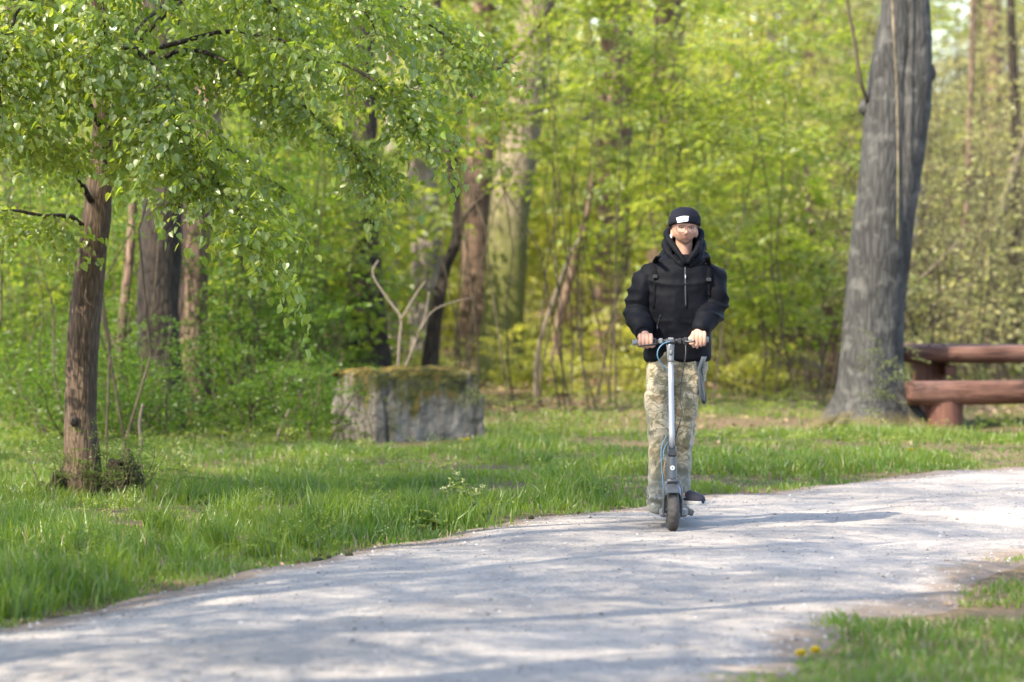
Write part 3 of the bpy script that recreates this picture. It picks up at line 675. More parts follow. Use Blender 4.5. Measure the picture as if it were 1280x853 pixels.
# ------------------------------------------------------------------ big grey tree by the table
def grey_tree():
    Y = 36.0; b = P(1092, 535, Y); b[2] = float(H(b[0], Y)); t = empty("tree", b)
    px = [(1092, 540), (1092, 505), (1090, 460), (1093, 400), (1100, 300), (1106, 200), (1109, 110), (1119, 30), (1124, -40)]
    wd = [114, 92, 78, 72, 70, 63, 54, 43, 40]
    pts = [P(*q, Y) - b for q in px]; pts[0][2] = -.12; r = [x / F_PX * Y / 2 for x in wd]
    pts += [pts[-1] + [.1, 0, 1.0], pts[-1] + [.15, 0, 2.6], pts[-1] + [.1, .1, 5.0]]; r += [.22, .17, .08]
    tr = link("trunk", trunk_mesh("trunk", pts, r, 56, 12, ridge=.026, lump=.09, flare=1.05, seed=2, rf=8, zstretch=3.0), M['bark_grey'], t)
    # the stem is two grown together: the second one swells out on the right, high up
    mb = MB(); q = [P(1112, 400, Y + .02) - b, P(1124, 250, Y - .02) - b, P(1141, 140, Y - .03) - b, P(1146, 60, Y - .04) - b, P(1142, -40, Y) - b, P(1138, -160, Y + .2) - b]
    sp_ = spline(q, 8); n = len(sp_); rr = np.interp(np.linspace(0, 1, n), np.linspace(0, 1, 6), [.14, .165, .165, .135, .12, .1])
    rr = rr * (1 + .05 * fbm(sp_ * 3, 2, 4)); V, T, Q = tube(sp_, rr, 30); V = V * 1.0 + (.016 * fbm(V * np.array([14, 14, 3]), 3, 8))[:, None] * np.array([1, 1, 0]); mb.add(V, T, Q); mb.obj("second_stem", M['bark_grey'], t, True)
    mb = MB(); q = [P(1122, 300, Y - .31) - b, P(1122, 200, Y - .32) - b, P(1120, 100, Y - .34) - b, P(1114, 0, Y - .36) - b, P(1110, -80, Y - .36) - b]
    mb.tube(spline(q, 5), np.linspace(.008, .014, 21), 6); mb.obj("vine_stem", M['bark_mossy'], t, True)
    mb = MB(); q = [P(1066, 130, Y - .1) - b, P(1075, 100, Y - .2) - b, P(1067, 50, Y - .2) - b, P(1058, 0, Y - .2) - b, P(1050, -60, Y - .2) - b]
    q[0] = P(1084, 128, Y - .1) - b
    mb.tube(spline(q, 5), np.linspace(.02, .012, 21), 6); mb.obj("limb", M['twig'], t, True)
    for (x, y, rx, ry, rz) in [(1083, 136, .07, .08, .10), (1161, 92, .06, .08, .10), (1086, 330, .05, .04, .05)]:
        V, T, Q = ellipsoid(P(x, y, Y - .02) - b, (rx, ry, rz), 14, 10); V += .018 * noise3(V * 22, 3)[:, None]; MB().add(V, T, Q).obj("burl", M['bark_grey'], t, True)
    # surface roots
    for k, (x0, x1, y1, dy) in enumerate([(1062, 1010, 545, -.25), (1075, 1035, 556, -.6), (1115, 1165, 552, -.5), (1120, 1185, 540, -.1), (1095, 1100, 562, -.8)]):
        a = P(x0, 520, Y - .1) - b; e = P(x1, 540, Y + dy) - b; e[2] = -.03; m = (a + e) / 2; m[2] = .08
        mb = MB(); s_ = spline([a, m, e], 6); mb.tube(s_, np.linspace(.11, .03, len(s_)), 10); mb.obj("root", M['bark_grey'], t, True)
    # shoots at the foot
    fo = Foliage(SMALL); g = np.random.default_rng(5)
    for i in range(24):
        p = P(g.uniform(1075, 1140), g.uniform(430, 520), Y - .36) - b; fo.add(p, math.pi + g.uniform(-1.2, 1.2), g.uniform(-.2, .9), 0, g.uniform(.15, .32), g.integers(5))
    link("basal_shoot", fo.mesh("basal_shoot"), [M['herb'], M['twig']], t)
    o = link("crown", CROWN_A[1], None, t); o.scale = (1.05,) * 3; o.rotation_euler = (0, 0, 2.5); o.location = (.3, 0, 0)
    tag(t, "big grey trunk with flared roots and a swollen upper fork, left of the red table", 'tree')
grey_tree()

# ------------------------------------------------------------------ the slim near tree with the hanging leaves
HERO = [Spray(400 + i, 9, 0.098, 0.30 + .12 * (i % 3), LEAF8, 7, 0.65, hang=.35, tw=.005, spread=.55, fine=True) for i in range(6)]
def near_tree():
    Y = 26.0; b = P(102, 620, Y); b[2] = float(H(b[0], Y)); t = empty("linden_tree", b); g = np.random.default_rng(21)
    px = [(103, 630), (102, 590), (100, 520), (103, 430), (111, 350), (121, 270), (128, 190), (128, 120), (126, 50), (118, -30)]
    wd = [60, 46, 40, 40, 38, 36, 27, 19, 15, 12]
    pts = [P(*q, Y) - b for q in px]; pts[0][2] = -.1; r = [x / F_PX * Y / 2 for x in wd]
    pts += [pts[-1] + [-.05, 0, .9], pts[-1] + [-.1, .1, 2.6], pts[-1] + [0, .1, 4.4]]; r += [.032, .022, .01]
    link("trunk", trunk_mesh("trunk", pts, r, 44, 14, ridge=.075, lump=.06, flare=.35, seed=6, rf=8, zstretch=2.5), M['bark_brown'], t)
    mb = MB(); V, T, Q = ellipsoid(P(92, 527, Y - .115) - b, (.03, .03, .035), 12, 8); mb.add(V, T, Q); mb.obj("knot", M['bark_dark'], t, True)
    # limbs seen in the picture: columns, rows, distance
    L_ = [[(125, 190, 26), (170, 100, 25.6), (240, 60, 25.2), (330, 100, 24.8), (410, 160, 24.4), (470, 230, 24.2)],
          [(127, 140, 26), (200, 60, 25.6), (300, 40, 25.2), (400, 65, 24.8), (480, 110, 24.4), (520, 170, 24.2)],
          [(128, 110, 26), (210, 20, 26), (330, -30, 26), (450, -20, 25.8), (540, 30, 25.6), (575, 75, 25.5)],
          [(118, 260, 26), (80, 190, 25.4), (30, 150, 24.8), (-40, 150, 24.4), (-110, 190, 24)],
          [(125, 200, 26), (150, 150, 25.2), (190, 150, 24.4), (240, 190, 23.9), (290, 250, 23.6), (315, 310, 23.5)],
          [(126, 160, 26), (90, 90, 25.2), (40, 50, 24.4), (-30, 40, 24), (-110, 60, 24)],
          [(126, 120, 26), (160, 60, 25), (190, 80, 24.2), (215, 130, 23.7), (230, 190, 23.5)],
          [(127, 90, 26), (100, 20, 25.2), (60, 0, 24.6), (20, 20, 24.2), (0, 90, 24), (-6, 170, 23.9)],
          [(122, 230, 26), (160, 190, 26.6), (230, 170, 27.2), (300, 190, 27.8), (360, 240, 28.2)],
          [(126, 120, 26), (180, 30, 27), (260, 0, 27.8), (360, 10, 28.5), (440, 60, 29)],
          [(118, -30, 26), (200, -80, 25.4), (320, -80, 24.9), (420, -30, 24.5), (470, 50, 24.3)],
          [(118, -30, 26), (150, -60, 25), (260, -50, 24), (340, 0, 23.6), (385, 80, 23.4)],
          [(112, 285, 26), (70, 270, 25.8), (20, 262, 25.6), (-40, 265, 25.4)],
          [(126, 100, 26), (60, 60, 26.8), (0, 60, 27.6), (-80, 90, 28)],
          [(118, -30, 26), (90, -60, 25.2), (120, -40, 24.4), (130, 30, 24), (110, 100, 23.9)]]
    fo = Foliage(HERO); limbs = []
    for q in L_:
        s_ = spline([P(*w_) - b for w_ in q], 4); s_[2:] += .05 * np.stack([noise3(s_[2:] * 3.5 + 1, 5), noise3(s_[2:] * 3.5 + 9, 6), noise3(s_[2:] * 3.5 + 5, 7)], -1); limbs.append(s_)
        mb = MB(); mb.tube(s_, np.linspace(.021, .005, len(s_)), 6); mb.obj("limb", M['bark_dark'], t, True)
    crown_on(fo, g, limbs, .03, .060, (.28, .60), .18, 1.5, -.35, stems=False)
    up = []
    for i in range(17):
        z = 3.6 + 4.0 * i / 17; up.append(limb_path(g, np.array([0, 0, z]), i * 2.4, g.uniform(1.8, 3.3), g.uniform(.1, .5), .25))
    crown_on(fo, g, up, .012, .24, (.5, .85), .2, 1.2, -.35)
    # the leaves that show largest become single objects; the rest stay one mesh
    rows = np.array(fo.rows); Rm = orient(rows[:, 3], rows[:, 4], rows[:, 5]); cand = []
    for i, rw in enumerate(rows):
        lp, ld, ln, ls = HERO[int(rw[7])].leaves
        wp = (Rm[i] @ (lp.T * rw[6])).T + rw[:3]; wd_ = (Rm[i] @ ld.T).T; wn = (Rm[i] @ ln.T).T
        W = wp + b; sx = 640 + W[:, 0] / W[:, 1] * F_PX; sy = HOR - (W[:, 2] - CAMZ) / W[:, 1] * F_PX
        X = unit(np.cross(unit(wd_), wn)); nz = np.cross(X, unit(wd_)); area = np.abs(nz[:, 1]) * (ls * rw[6] / W[:, 1]) ** 2
        for j in np.nonzero((sx > 5) & (sx < 1275) & (sy > 5) & (W[:, 1] < 25.2))[0]: cand.append((area[j], i, j, wp[j], unit(wd_[j]), X[j], nz[j], ls[j] * rw[6]))
    cand.sort(key=lambda c: -c[0]); single = cand[:300]
    mb = fo.arrays(); V, T, Q, tm, qm = mb.arrays()
    # drop the chosen leaves from the joined mesh
    drop = np.zeros(len(V), bool); key = {}
    allp = np.array([c[3] + .04 * c[7] * c[4] for c in single]); from mathutils.kdtree import KDTree
    kd = KDTree(len(V)); 
    for i, v in enumerate(V): kd.insert(v, i)
    kd.balance(); bad = set()
    for q in allp:
        co, ix, dist = kd.find(q)
        if dist < 1e-4: bad.add(ix)
    keep = np.array([x not in bad for x in T[:, 0]]); T = T[keep]; tm = tm[keep]
    cr = link("crown", mesh_np("crown", V, T, Q, tm, qm), [M['leaf_hero'], M['twig']], t); cr['kind'] = 'stuff'
    lm = mesh_np("leaf", LEAF8[0], LEAF8[1]); lm.materials.append(M['leaf_hero'])
    for a, i, j, p, d, X, n, s in single:
        o = link("leaf", lm, None, cr)
        o.matrix_local = Matrix(((X[0] * s, d[0] * s, n[0] * s, p[0]), (X[1] * s, d[1] * s, n[1] * s, p[1]), (X[2] * s, d[2] * s, n[2] * s, p[2]), (0, 0, 0, 1)))
    # rotten wood and suckers round the foot
    for k, (x, y, s) in enumerate([(146, 603, .075), (160, 600, .10), (172, 612, .07), (70, 606, .055), (136, 596, .06), (60, 615, .05), (150, 588, .06)]):
        mb = MB(); V, T, Q = ellipsoid((0, 0, 0), (s, s * .8, s * 1.2), 24, 18); V *= (1 + .75 * fbm(V * 26 + k, 3, k))[:, None]
        p = P(x, y, Y - .12) - b; p[2] = max(p[2], 0.02); mb.add(V + p, T, Q); mb.obj("rotten_stub", M['bark_dark'], t, True)
    fo = Foliage(SMALL)
    for i in range(44):
        x = g.normal(130, 45); p = P(x, 612, Y - g.uniform(-.1, .35)) - b; p[2] = .02
        h = g.uniform(.15, .55); q = limb_path(g, p, g.uniform(0, 6.28), h, g.uniform(.8, 1.5), .1, 5); fo.stem(q, np.linspace(.005, .0015, 5), 4)
        for f in (.5, .8, 1.0):
            if g.random() < .8: fo.add(q[int(f * 4)], g.uniform(0, 6.28), g.uniform(0, .8), 0, g.uniform(.12, .28), g.integers(5))
    link("sucker", fo.mesh("sucker"), [M['leaf_dark'], M['twig']], t)
    tag(t, "slim brown tree at left with drooping fresh green leaves and rotten stubs at its foot", 'tree')
near_tree()

# ------------------------------------------------------------------ undergrowth and far wood (masses nobody could count)
def shrub(fo, g, x, y, h, r, ns, per, sc, lo=.1, stem_r=.012):
    z0 = float(H(x, y))
    for s in range(ns):
        az = g.uniform(0, 6.28); p0 = np.array([x + g.normal(0, r * .15), y + g.normal(0, r * .15), z0 - .03])
        q = limb_path(g, p0, az, h * g.uniform(.75, 1.15), math.acos(min(1, r / max(h, r) * g.uniform(.3, 1.0))), .12, 7, .1)
        fo.stem(q, np.linspace(stem_r, stem_r * .25, 7), 5)
        for i in range(per):
            f = lo + (1 - lo) * (i + g.random()) / per; k = f * 6; a = int(min(k, 5)); p = q[a] + (q[a + 1] - q[a]) * (k - a)
            fo.add(p, g.uniform(0, 6.28), g.normal(.05, .3), g.normal(0, .3), g.uniform(*sc) * (1.15 - .5 * f), g.integers(len(fo.sp)))

def zone(name, label, cat, seed, sprays, leaf, spots):
    g = np.random.default_rng(seed); fo = Foliage(sprays)
    for (px0, px1, Y0, Y1, n, h0, h1, r, ns, per, sc, lo) in spots:
        for i in range(n):
            Y = g.uniform(Y0, Y1); px = g.uniform(px0, px1); x = (px - 640) / F_PX * Y; hh = g.uniform(h0, h1)
            if hh > 1.5 and Y < 42 and (150 < px < 290 or 425 < px < 490): continue
            shrub(fo, g, x, Y, hh, r, ns, per, sc, lo)
    o = link(name, fo.mesh(name, name in ('understory', 'thicket')), [M[leaf], M['twig']]); kind(o, 'stuff', label, cat); return o

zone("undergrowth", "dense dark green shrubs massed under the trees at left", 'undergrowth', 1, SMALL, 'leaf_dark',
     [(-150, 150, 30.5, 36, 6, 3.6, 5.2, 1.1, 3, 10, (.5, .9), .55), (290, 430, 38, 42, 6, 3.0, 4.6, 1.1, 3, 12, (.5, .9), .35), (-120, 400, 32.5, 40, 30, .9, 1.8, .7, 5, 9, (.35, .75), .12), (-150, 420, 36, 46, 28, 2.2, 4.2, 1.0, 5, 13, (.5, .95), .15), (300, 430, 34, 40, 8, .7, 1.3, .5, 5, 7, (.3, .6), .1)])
zone("understory", "mid green young maples layered between the middle trunks", 'undergrowth', 2, MAPLE, 'leaf_mid',
     [(120, 460, 42, 56, 20, 3.0, 6.0, 1.5, 3, 12, (.8, 1.3), .3), (460, 620, 55, 62, 6, 3.0, 6.0, 1.5, 4, 12, (.6, 1.1), .3), (690, 1060, 44, 58, 8, 3.5, 6.0, 1.6, 4, 10, (.7, 1.2), .45), (820, 1040, 39, 44, 4, 4.2, 5.6, 1.4, 3, 9, (.6, 1.0), .6), (520, 780, 39, 43.5, 5, 4.6, 5.6, 1.3, 4, 7, (.6, 1.0), .74), (-100, 420, 40, 46, 12, 2.4, 4.6, 1.3, 4, 11, (.6, 1.0), .15), (330, 470, 36.5, 40, 5, 3.6, 4.8, 1.2, 3, 10, (.5, .9), .45), (860, 1040, 40, 46, 4, 2.4, 3.6, 1.3, 4, 9, (.6, 1.0), .4)])
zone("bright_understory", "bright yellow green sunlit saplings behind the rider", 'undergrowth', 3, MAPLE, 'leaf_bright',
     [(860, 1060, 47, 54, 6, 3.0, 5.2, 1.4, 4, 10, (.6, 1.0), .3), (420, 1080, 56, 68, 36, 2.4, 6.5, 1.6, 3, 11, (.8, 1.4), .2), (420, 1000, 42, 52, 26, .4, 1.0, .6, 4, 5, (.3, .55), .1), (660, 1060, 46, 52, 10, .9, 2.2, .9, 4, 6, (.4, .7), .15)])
zone("thicket", "sparse pale thicket of thin stems right of the big grey trunk", 'undergrowth', 4, SPARSE, 'leaf_pale',
     [(1000, 1380, 42, 62, 60, 1.8, 5.5, .9, 4, 7, (.5, .95), .15), (1000, 1400, 64, 100, 60, 4, 10.5, 2.0, 4, 12, (1.0, 1.8), .1)])
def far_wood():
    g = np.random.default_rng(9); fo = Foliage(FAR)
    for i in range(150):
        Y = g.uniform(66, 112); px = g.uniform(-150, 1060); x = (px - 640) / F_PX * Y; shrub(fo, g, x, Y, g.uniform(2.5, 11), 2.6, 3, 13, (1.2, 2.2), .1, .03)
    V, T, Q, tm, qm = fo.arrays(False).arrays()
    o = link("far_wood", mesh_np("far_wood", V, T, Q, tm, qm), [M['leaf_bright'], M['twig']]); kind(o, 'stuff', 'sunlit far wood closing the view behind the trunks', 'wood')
far_wood()
def backdrop_trees():
    # the wood goes on up the slope: more crowns behind
    for k in range(26):
        g = np.random.default_rng(300 + k); Y = g.uniform(74, 118); px = -60 + 1400 * (k + g.random()) / 26; x = (px - 640) / F_PX * Y
        b = np.array([x, Y, float(H(x, Y))]); t = empty("tree", b); h = g.uniform(.9, 1.3)
        link("trunk", trunk_mesh("trunk", [(0, 0, -.1), (.1, 0, 2), (0, 0, 5), (.1, 0, 9)], [.24, .18, .14, .06], 8, seed=90 + k, rf=4), M[['bark_pale', 'bark_red', 'bark_dark'][k % 3]], t)
        o = link("crown", CROWN_B[k % 3], None, t); o.scale = (1.5, 1.5, 1.25); o.rotation_euler = (0, 0, k * 1.3)
        tag(t, "hazy far tree up the slope among bright leaves", 'tree', 'far trees up the slope')
backdrop_trees()

# ------------------------------------------------------------------ grass, litter, herbs
def blades(x, y, h, wd, lean, g, segs=2, zfun=H):
    n = len(x); az = g.uniform(0, 2 * math.pi, n); la = g.uniform(0, 2 * math.pi, n); L_ = lean * h
    z = zfun(x, y); sx, sy = np.cos(az) * wd / 2, np.sin(az) * wd / 2; lx, ly = np.cos(la) * L_, np.sin(la) * L_
    def row(f, wf, zf): return [np.stack([x - sx * wf + lx * f, y - sy * wf + ly * f, z + h * zf], -1), np.stack([x + sx * wf + lx * f, y + sy * wf + ly * f, z + h * zf], -1)]
    pts = row(0, 1, -.03) + row(.28, .85, .52) + [np.stack([x + lx, y + ly, z + h * (1 - .35 * np.clip(lean - .3, 0, 1))], -1)]
    V = np.stack(pts, 1); T = np.array([[0, 1, 3], [0, 3, 2], [2, 3, 4]])[None] + (np.arange(n) * 5)[:, None, None]
    return V.reshape(-1, 3), T.reshape(-1, 3)

def grass():
    g = np.random.default_rng(33); mb = MB()
    n = 900000; Y = 12.5 + 36 * g.random(n) ** 1.15; x = g.uniform(-1, 1, n) * (0.1333 * Y + 0.9)
    q = np.stack([x, Y, 0 * x], -1); cl = fbm(q * 1.3, 2, 61); fine = noise3(q * 6, 62)
    # cheap test first: keep by density, then the signed distance to the path
    dens = np.clip(.62 + .45 * cl + .25 * fine, .05, 1) * np.clip(1.25 - (Y - 20) / 24, .10, 1) * .62 * np.where((Y > 35) & (x > -1.0), np.clip(.52 + 1.1 * noise3(q * np.array([.5, .3, 1]), 64) - (Y - 36) * .03, .03, .8), 1)
    k = g.random(n) < dens; x, Y, cl, fine = x[k], Y[k], cl[k], fine[k]
    sd = path_sd(x, Y) + .16 * noise3(np.stack([x * 2.5, Y * 2.5, 0 * x], -1), 63) + .08 * noise3(np.stack([x * 9, Y * 9, 0 * x], -1), 65) + .06 * g.normal(size=len(x))
    k = sd > 0.0; x, Y, cl, fine, sd = x[k], Y[k], cl[k], fine[k], sd[k]
    j0 = int(np.argmin(NE[:, 1])); yo = np.maximum.accumulate(NE[j0:, 1]); right = x > np.interp(Y, yo, NE[j0:, 0])
    near = right & (Y < 24)
    k = ~near | (noise3(np.stack([x * .9, Y * 1.1, 0 * x], -1), 66) + .5 * np.clip(sd, 0, .8) > -.05); x, Y, cl, fine, sd, near = x[k], Y[k], cl[k], fine[k], sd[k], near[k]
    # no grass inside the block or under the big trunk
    bx_, by_ = x - (468 - 640) / F_PX * 33.3, Y - 33.3; lx_, ly_ = bx_ * .906 + by_ * .423, -bx_ * .423 + by_ * .906; k = ~((lx_ > .03) & (lx_ < 1.03) & (ly_ > .03) & (ly_ < .97)); x, Y, cl, fine, sd, near = x[k], Y[k], cl[k], fine[k], sd[k], near[k]
    k = ((x - 3.39) ** 2 + (Y - 35.7) ** 2 > .75) | (g.random(len(x)) < .12); x, Y, cl, fine, sd, near = x[k], Y[k], cl[k], fine[k], sd[k], near[k]
    tall = np.clip((27 - Y) / 8, 0, 1) * np.clip((-.1 - x) / 1.0 + .35, 0, 1)
    h = (.055 + .065 * cl + .03 * fine) * g.uniform(.6, 1.35, len(x)) + tall * (.04 + .09 * cl) * g.uniform(.3, 1.3, len(x))
    h = np.where(near, .045 * g.uniform(.5, 1.7, len(x)), h) * np.clip(.45 + sd * 1.4, .45, 1); h = np.clip(h, .02, .34) * np.where(Y > 38, .8, 1)
    wd = .0045 + .003 * g.random(len(x)) + .00012 * Y; lean = g.uniform(.1, .75, len(x))
    V, T = blades(x, Y, h, wd, lean, g); dry = g.random(len(x)) < np.where(near, .22, .09)
    o = link("grass", mesh_np("grass", V, T, tmat=np.repeat(dry.astype(int), 3)), [M['grass'], M['grass_dry']]); kind(o, 'stuff', 'fresh green grass of the verge beside the path', 'grass')
grass()

def tufts():
    """coarse tufts along the near verge"""
    g = np.random.default_rng(44); X, Yv, Hh = [], [], []
    spots = [P(px, py, F_PX * CAMZ / (py - HOR))[:2] for px, py in [(30, 735), (75, 748), (110, 700), (10, 690), (60, 670), (150, 720), (230, 715), (270, 690), (330, 700), (300, 668), (360, 690), (395, 672), (200, 680), (470, 672), (520, 668), (575, 668), (600, 650), (15, 760), (130, 735), (420, 650), (690, 630), (740, 622)]]
    for (a, b_) in spots:
        n = g.integers(120, 240); r = g.uniform(.06, .15); X.append(a + g.normal(0, r, n)); Yv.append(b_ + g.normal(0, r * 1.5, n)); Hh.append(g.uniform(.10, .30, n) * g.uniform(.7, 1.05))
    x, y, h = map(np.concatenate, (X, Yv, Hh)); V, T = blades(x, y, h, .007 + .003 * g.random(len(x)), g.uniform(.1, .9, len(x)), g)
    o = link("coarse_grass", mesh_np("coarse_grass", V, T), M['grass']); kind(o, 'stuff', 'coarse taller grass tufts along the edge of the path', 'grass')
tufts()

def litter():
    g = np.random.default_rng(55); n = 52000; Y = 30 + 42 * g.random(n) ** .8; x = g.uniform(-1, 1, n) * (.1333 * Y + 1.0)
    m = fbm(np.stack([x * .55, Y * .35, 0 * x], -1), 2, 71); pr = np.clip((Y - 34) / 8, .04, 1) * np.clip(.55 + m, .05, 1); k = g.random(n) < pr; x, Y = x[k], Y[k]
    n2 = 2600; Y2 = g.uniform(13, 31, n2); x2 = g.uniform(-1, 1, n2) * (.1333 * Y2 + .4); sd = path_sd(x2, Y2); k = (np.abs(sd) < .35) & (g.random(n2) < np.exp(-np.abs(sd) / .15)); x = np.concatenate([x, x2[k]]); Y = np.concatenate([Y, Y2[k]])
    n = len(x); p = np.stack([x, Y, H(x, Y) + .015 + .02 * g.random(n)], -1); a = g.uniform(0, 6.28, n)
    V, T = stamp_leaves(p, np.stack([np.cos(a), np.sin(a), g.normal(0, .3, n)], -1), np.array([0, 0, 1.0]) + g.normal(0, .4, (n, 3)), g.uniform(.025, .085, n) * np.where(Y < 31, .5, 1), LEAF4)
    o = link("leaf_litter", mesh_np("leaf_litter", V, T), M['litter']); kind(o, 'stuff', 'dry brown fallen leaves under the trees', 'leaf litter')
    # low herbs on the forest floor
    fo = Foliage(SMALL)
    for i in range(2700):
        Y = 31 + 26 * g.random(); x = g.uniform(-1, 1) * (.1333 * Y + .6); 
        if noise3(np.array([x * .6, Y * .4, 3.0]), 81) < -.05 and x > -1.2: continue
        if abs(x - (506 - 640) / F_PX * 33.4) < .9 and abs(Y - 33.9) < .9: continue
        if path_sd([x], [Y])[0] < .8: continue
        fo.add((x, Y, float(H(x, Y)) + g.uniform(.02, .12)), g.uniform(0, 6.28), g.uniform(0, .9), 0, g.uniform(.10, .30), g.integers(5))
    for i in range(520):
        Y = 17 + 14 * g.random(); x = g.uniform(-1, 1) * (.1333 * Y + .4)
        if path_sd([x], [Y])[0] < .15 or (x > 1 and Y < 22) or noise3(np.array([x * .8, Y * .6, 9.0]), 83) < .0: continue
        fo.add((x, Y, float(H(x, Y)) + g.uniform(.02, .10)), g.uniform(0, 6.28), g.uniform(.1, 1.0), 0, g.uniform(.10, .26), g.integers(5))
    o = link("ground_herbs", fo.mesh("ground_herbs", False), [M['leaf_mid'], M['twig']]); kind(o, 'stuff', 'low leafy herbs covering the woodland floor', 'ground cover')
litter()

def weed(px, py, h, label, seed, ns=7, spread=.12, flower=True, n_leaf=9):
    g = np.random.default_rng(seed); Y = F_PX * CAMZ / (py - HOR); b = P(px, py, Y); b[2] = float(H(b[0], b[1])); t = empty("weed", b)
    mb = MB(); lp, ld, ln, ls = [], [], [], []; fp = []
    for i in range(ns):
        hh = h * g.uniform(.55, 1.0); q = limb_path(g, np.array([g.normal(0, .02), g.normal(0, .02), -.01]), g.uniform(0, 6.28), hh, g.uniform(1.0, 1.5), .08, 6); mb.tube(q, np.linspace(.003, .0015, 6), 4)
        for k in range(n_leaf):
            f = .12 + .8 * k / n_leaf; a = min(int(f * 5), 4); p = q[a] + (q[a + 1] - q[a]) * (f * 5 - a); az = k * 2.4 + i
            lp.append(p); ld.append((math.cos(az), math.sin(az), .35)); ln.append((-.3 * math.cos(az), -.3 * math.sin(az), 1)); ls.append(g.uniform(.025, .05))
        for k in range(14):
            fp.append(q[-1] + g.normal(0, .009, 3) + [0, 0, -.02 * g.random()])
    mb.obj("stem", M['herb'], t)
    V, T = stamp_leaves(np.array(lp), np.array(ld, float), np.array(ln, float), np.array(ls), LEAF8); f = link("foliage", mesh_np("foliage", V, T), M['herb'], t); f['kind'] = 'stuff'
    if flower:
        fp = np.array(fp); n = len(fp); V, T = stamp_leaves(fp, g.normal(0, 1, (n, 3)) + [0, 0, .6], np.array([0, 0, 1.0]) + g.normal(0, .5, (n, 3)), g.uniform(.010, .018, n), LEAF4)
        f = link("flower_head", mesh_np("flower_head", V, T), M['pale_flower'], t); f['kind'] = 'stuff'
    tag(t, label, 'weed')
weed(578, 656, .36, "tall pale yellow flowering weed at the path edge", 1, 11)
weed(608, 662, .20, "low pale weed right of the tall flowering weed", 2, 6, flower=False)
weed(545, 672, .10, "low broad green weed below the flowering weed", 3, 9, flower=False, n_leaf=12)
weed(476, 684, .09, "small pale weed at the ragged path edge left of the flowering weed", 4, 5)
weed(225, 600, .30, "leafy weed in the sunny grass right of the near tree", 6, 6, flower=True)

def dandelion(px, py, r, label, n=1):
    Y = F_PX * CAMZ / (py - HOR); b = P(px, py, Y); b[2] = float(H(b[0], b[1])); t = empty("dandelion", b); g = np.random.default_rng(int(px)); h = .07
    mb = MB(); mb.tube([(0, 0, -.01), (.004, 0, h * .5), (0, 0, h)], .002, 5); mb.obj("stem", M['herb'], t)
    k = 70; az = g.uniform(0, 6.28, k); el = g.uniform(.05, 1.2, k); D = np.stack([np.cos(az) * np.cos(el), np.sin(az) * np.cos(el), np.sin(el)], -1)
    V, T = stamp_leaves(np.tile([0, 0, h], (k, 1)).astype(float), D, np.array([0, 0, 1.0]) + g.normal(0, .2, (k, 3)), r * g.uniform(.8, 1.1, k), LEAF4)
    link("flower_head", mesh_np("flower_head", V, T), M['yellow'], t)
    az = np.arange(7) * .9; V, T = stamp_leaves(np.zeros((7, 3)), np.stack([np.cos(az), np.sin(az), 0 * az + .25], -1), np.tile([0, 0, 1.0], (7, 1)), np.full(7, .09), LEAF4)
    link("leaf_rosette", mesh_np("leaf_rosette", V, T), M['herb'], t); tag(t, label, 'flower')
dandelion(1002, 838, .03, "left yellow dandelion in the grass at the lower right")
dandelion(1020, 833, .03, "right yellow dandelion in the grass at the lower right")
dandelion(584, 562, .025, "single yellow dandelion in front of the concrete block")
dandelion(1140, 575, .022, "yellow dandelion in the grass before the red table")

def clods():
    for k, (px, py, s) in enumerate([(396, 711, .022), (410, 709, .016), (436, 707, .02), (664, 659, .018)]):
        Y = F_PX * CAMZ / (py - HOR); p = P(px, py, Y); p[2] = path_z(p[0], p[1]) + s * .35
        V, T, Q = ellipsoid((0, 0, 0), (s * 1.2, s, s * .8), 12, 8); V *= (1 + .3 * fbm(V * 60 + k, 2, k))[:, None]
        mb = MB(); mb.add(V, T, Q); o = mb.obj("clod", M['bark_dark'], None, True, loc=p)
        tag(o, ["larger of the two dark clods touching on the left path edge", "smaller of the two dark clods touching on the left path edge", "lone dark clod at the verge right of the touching pair", "dark clod at the path edge left of the scooter"][k], 'clod', 'dark clods on the path edge')
clods()

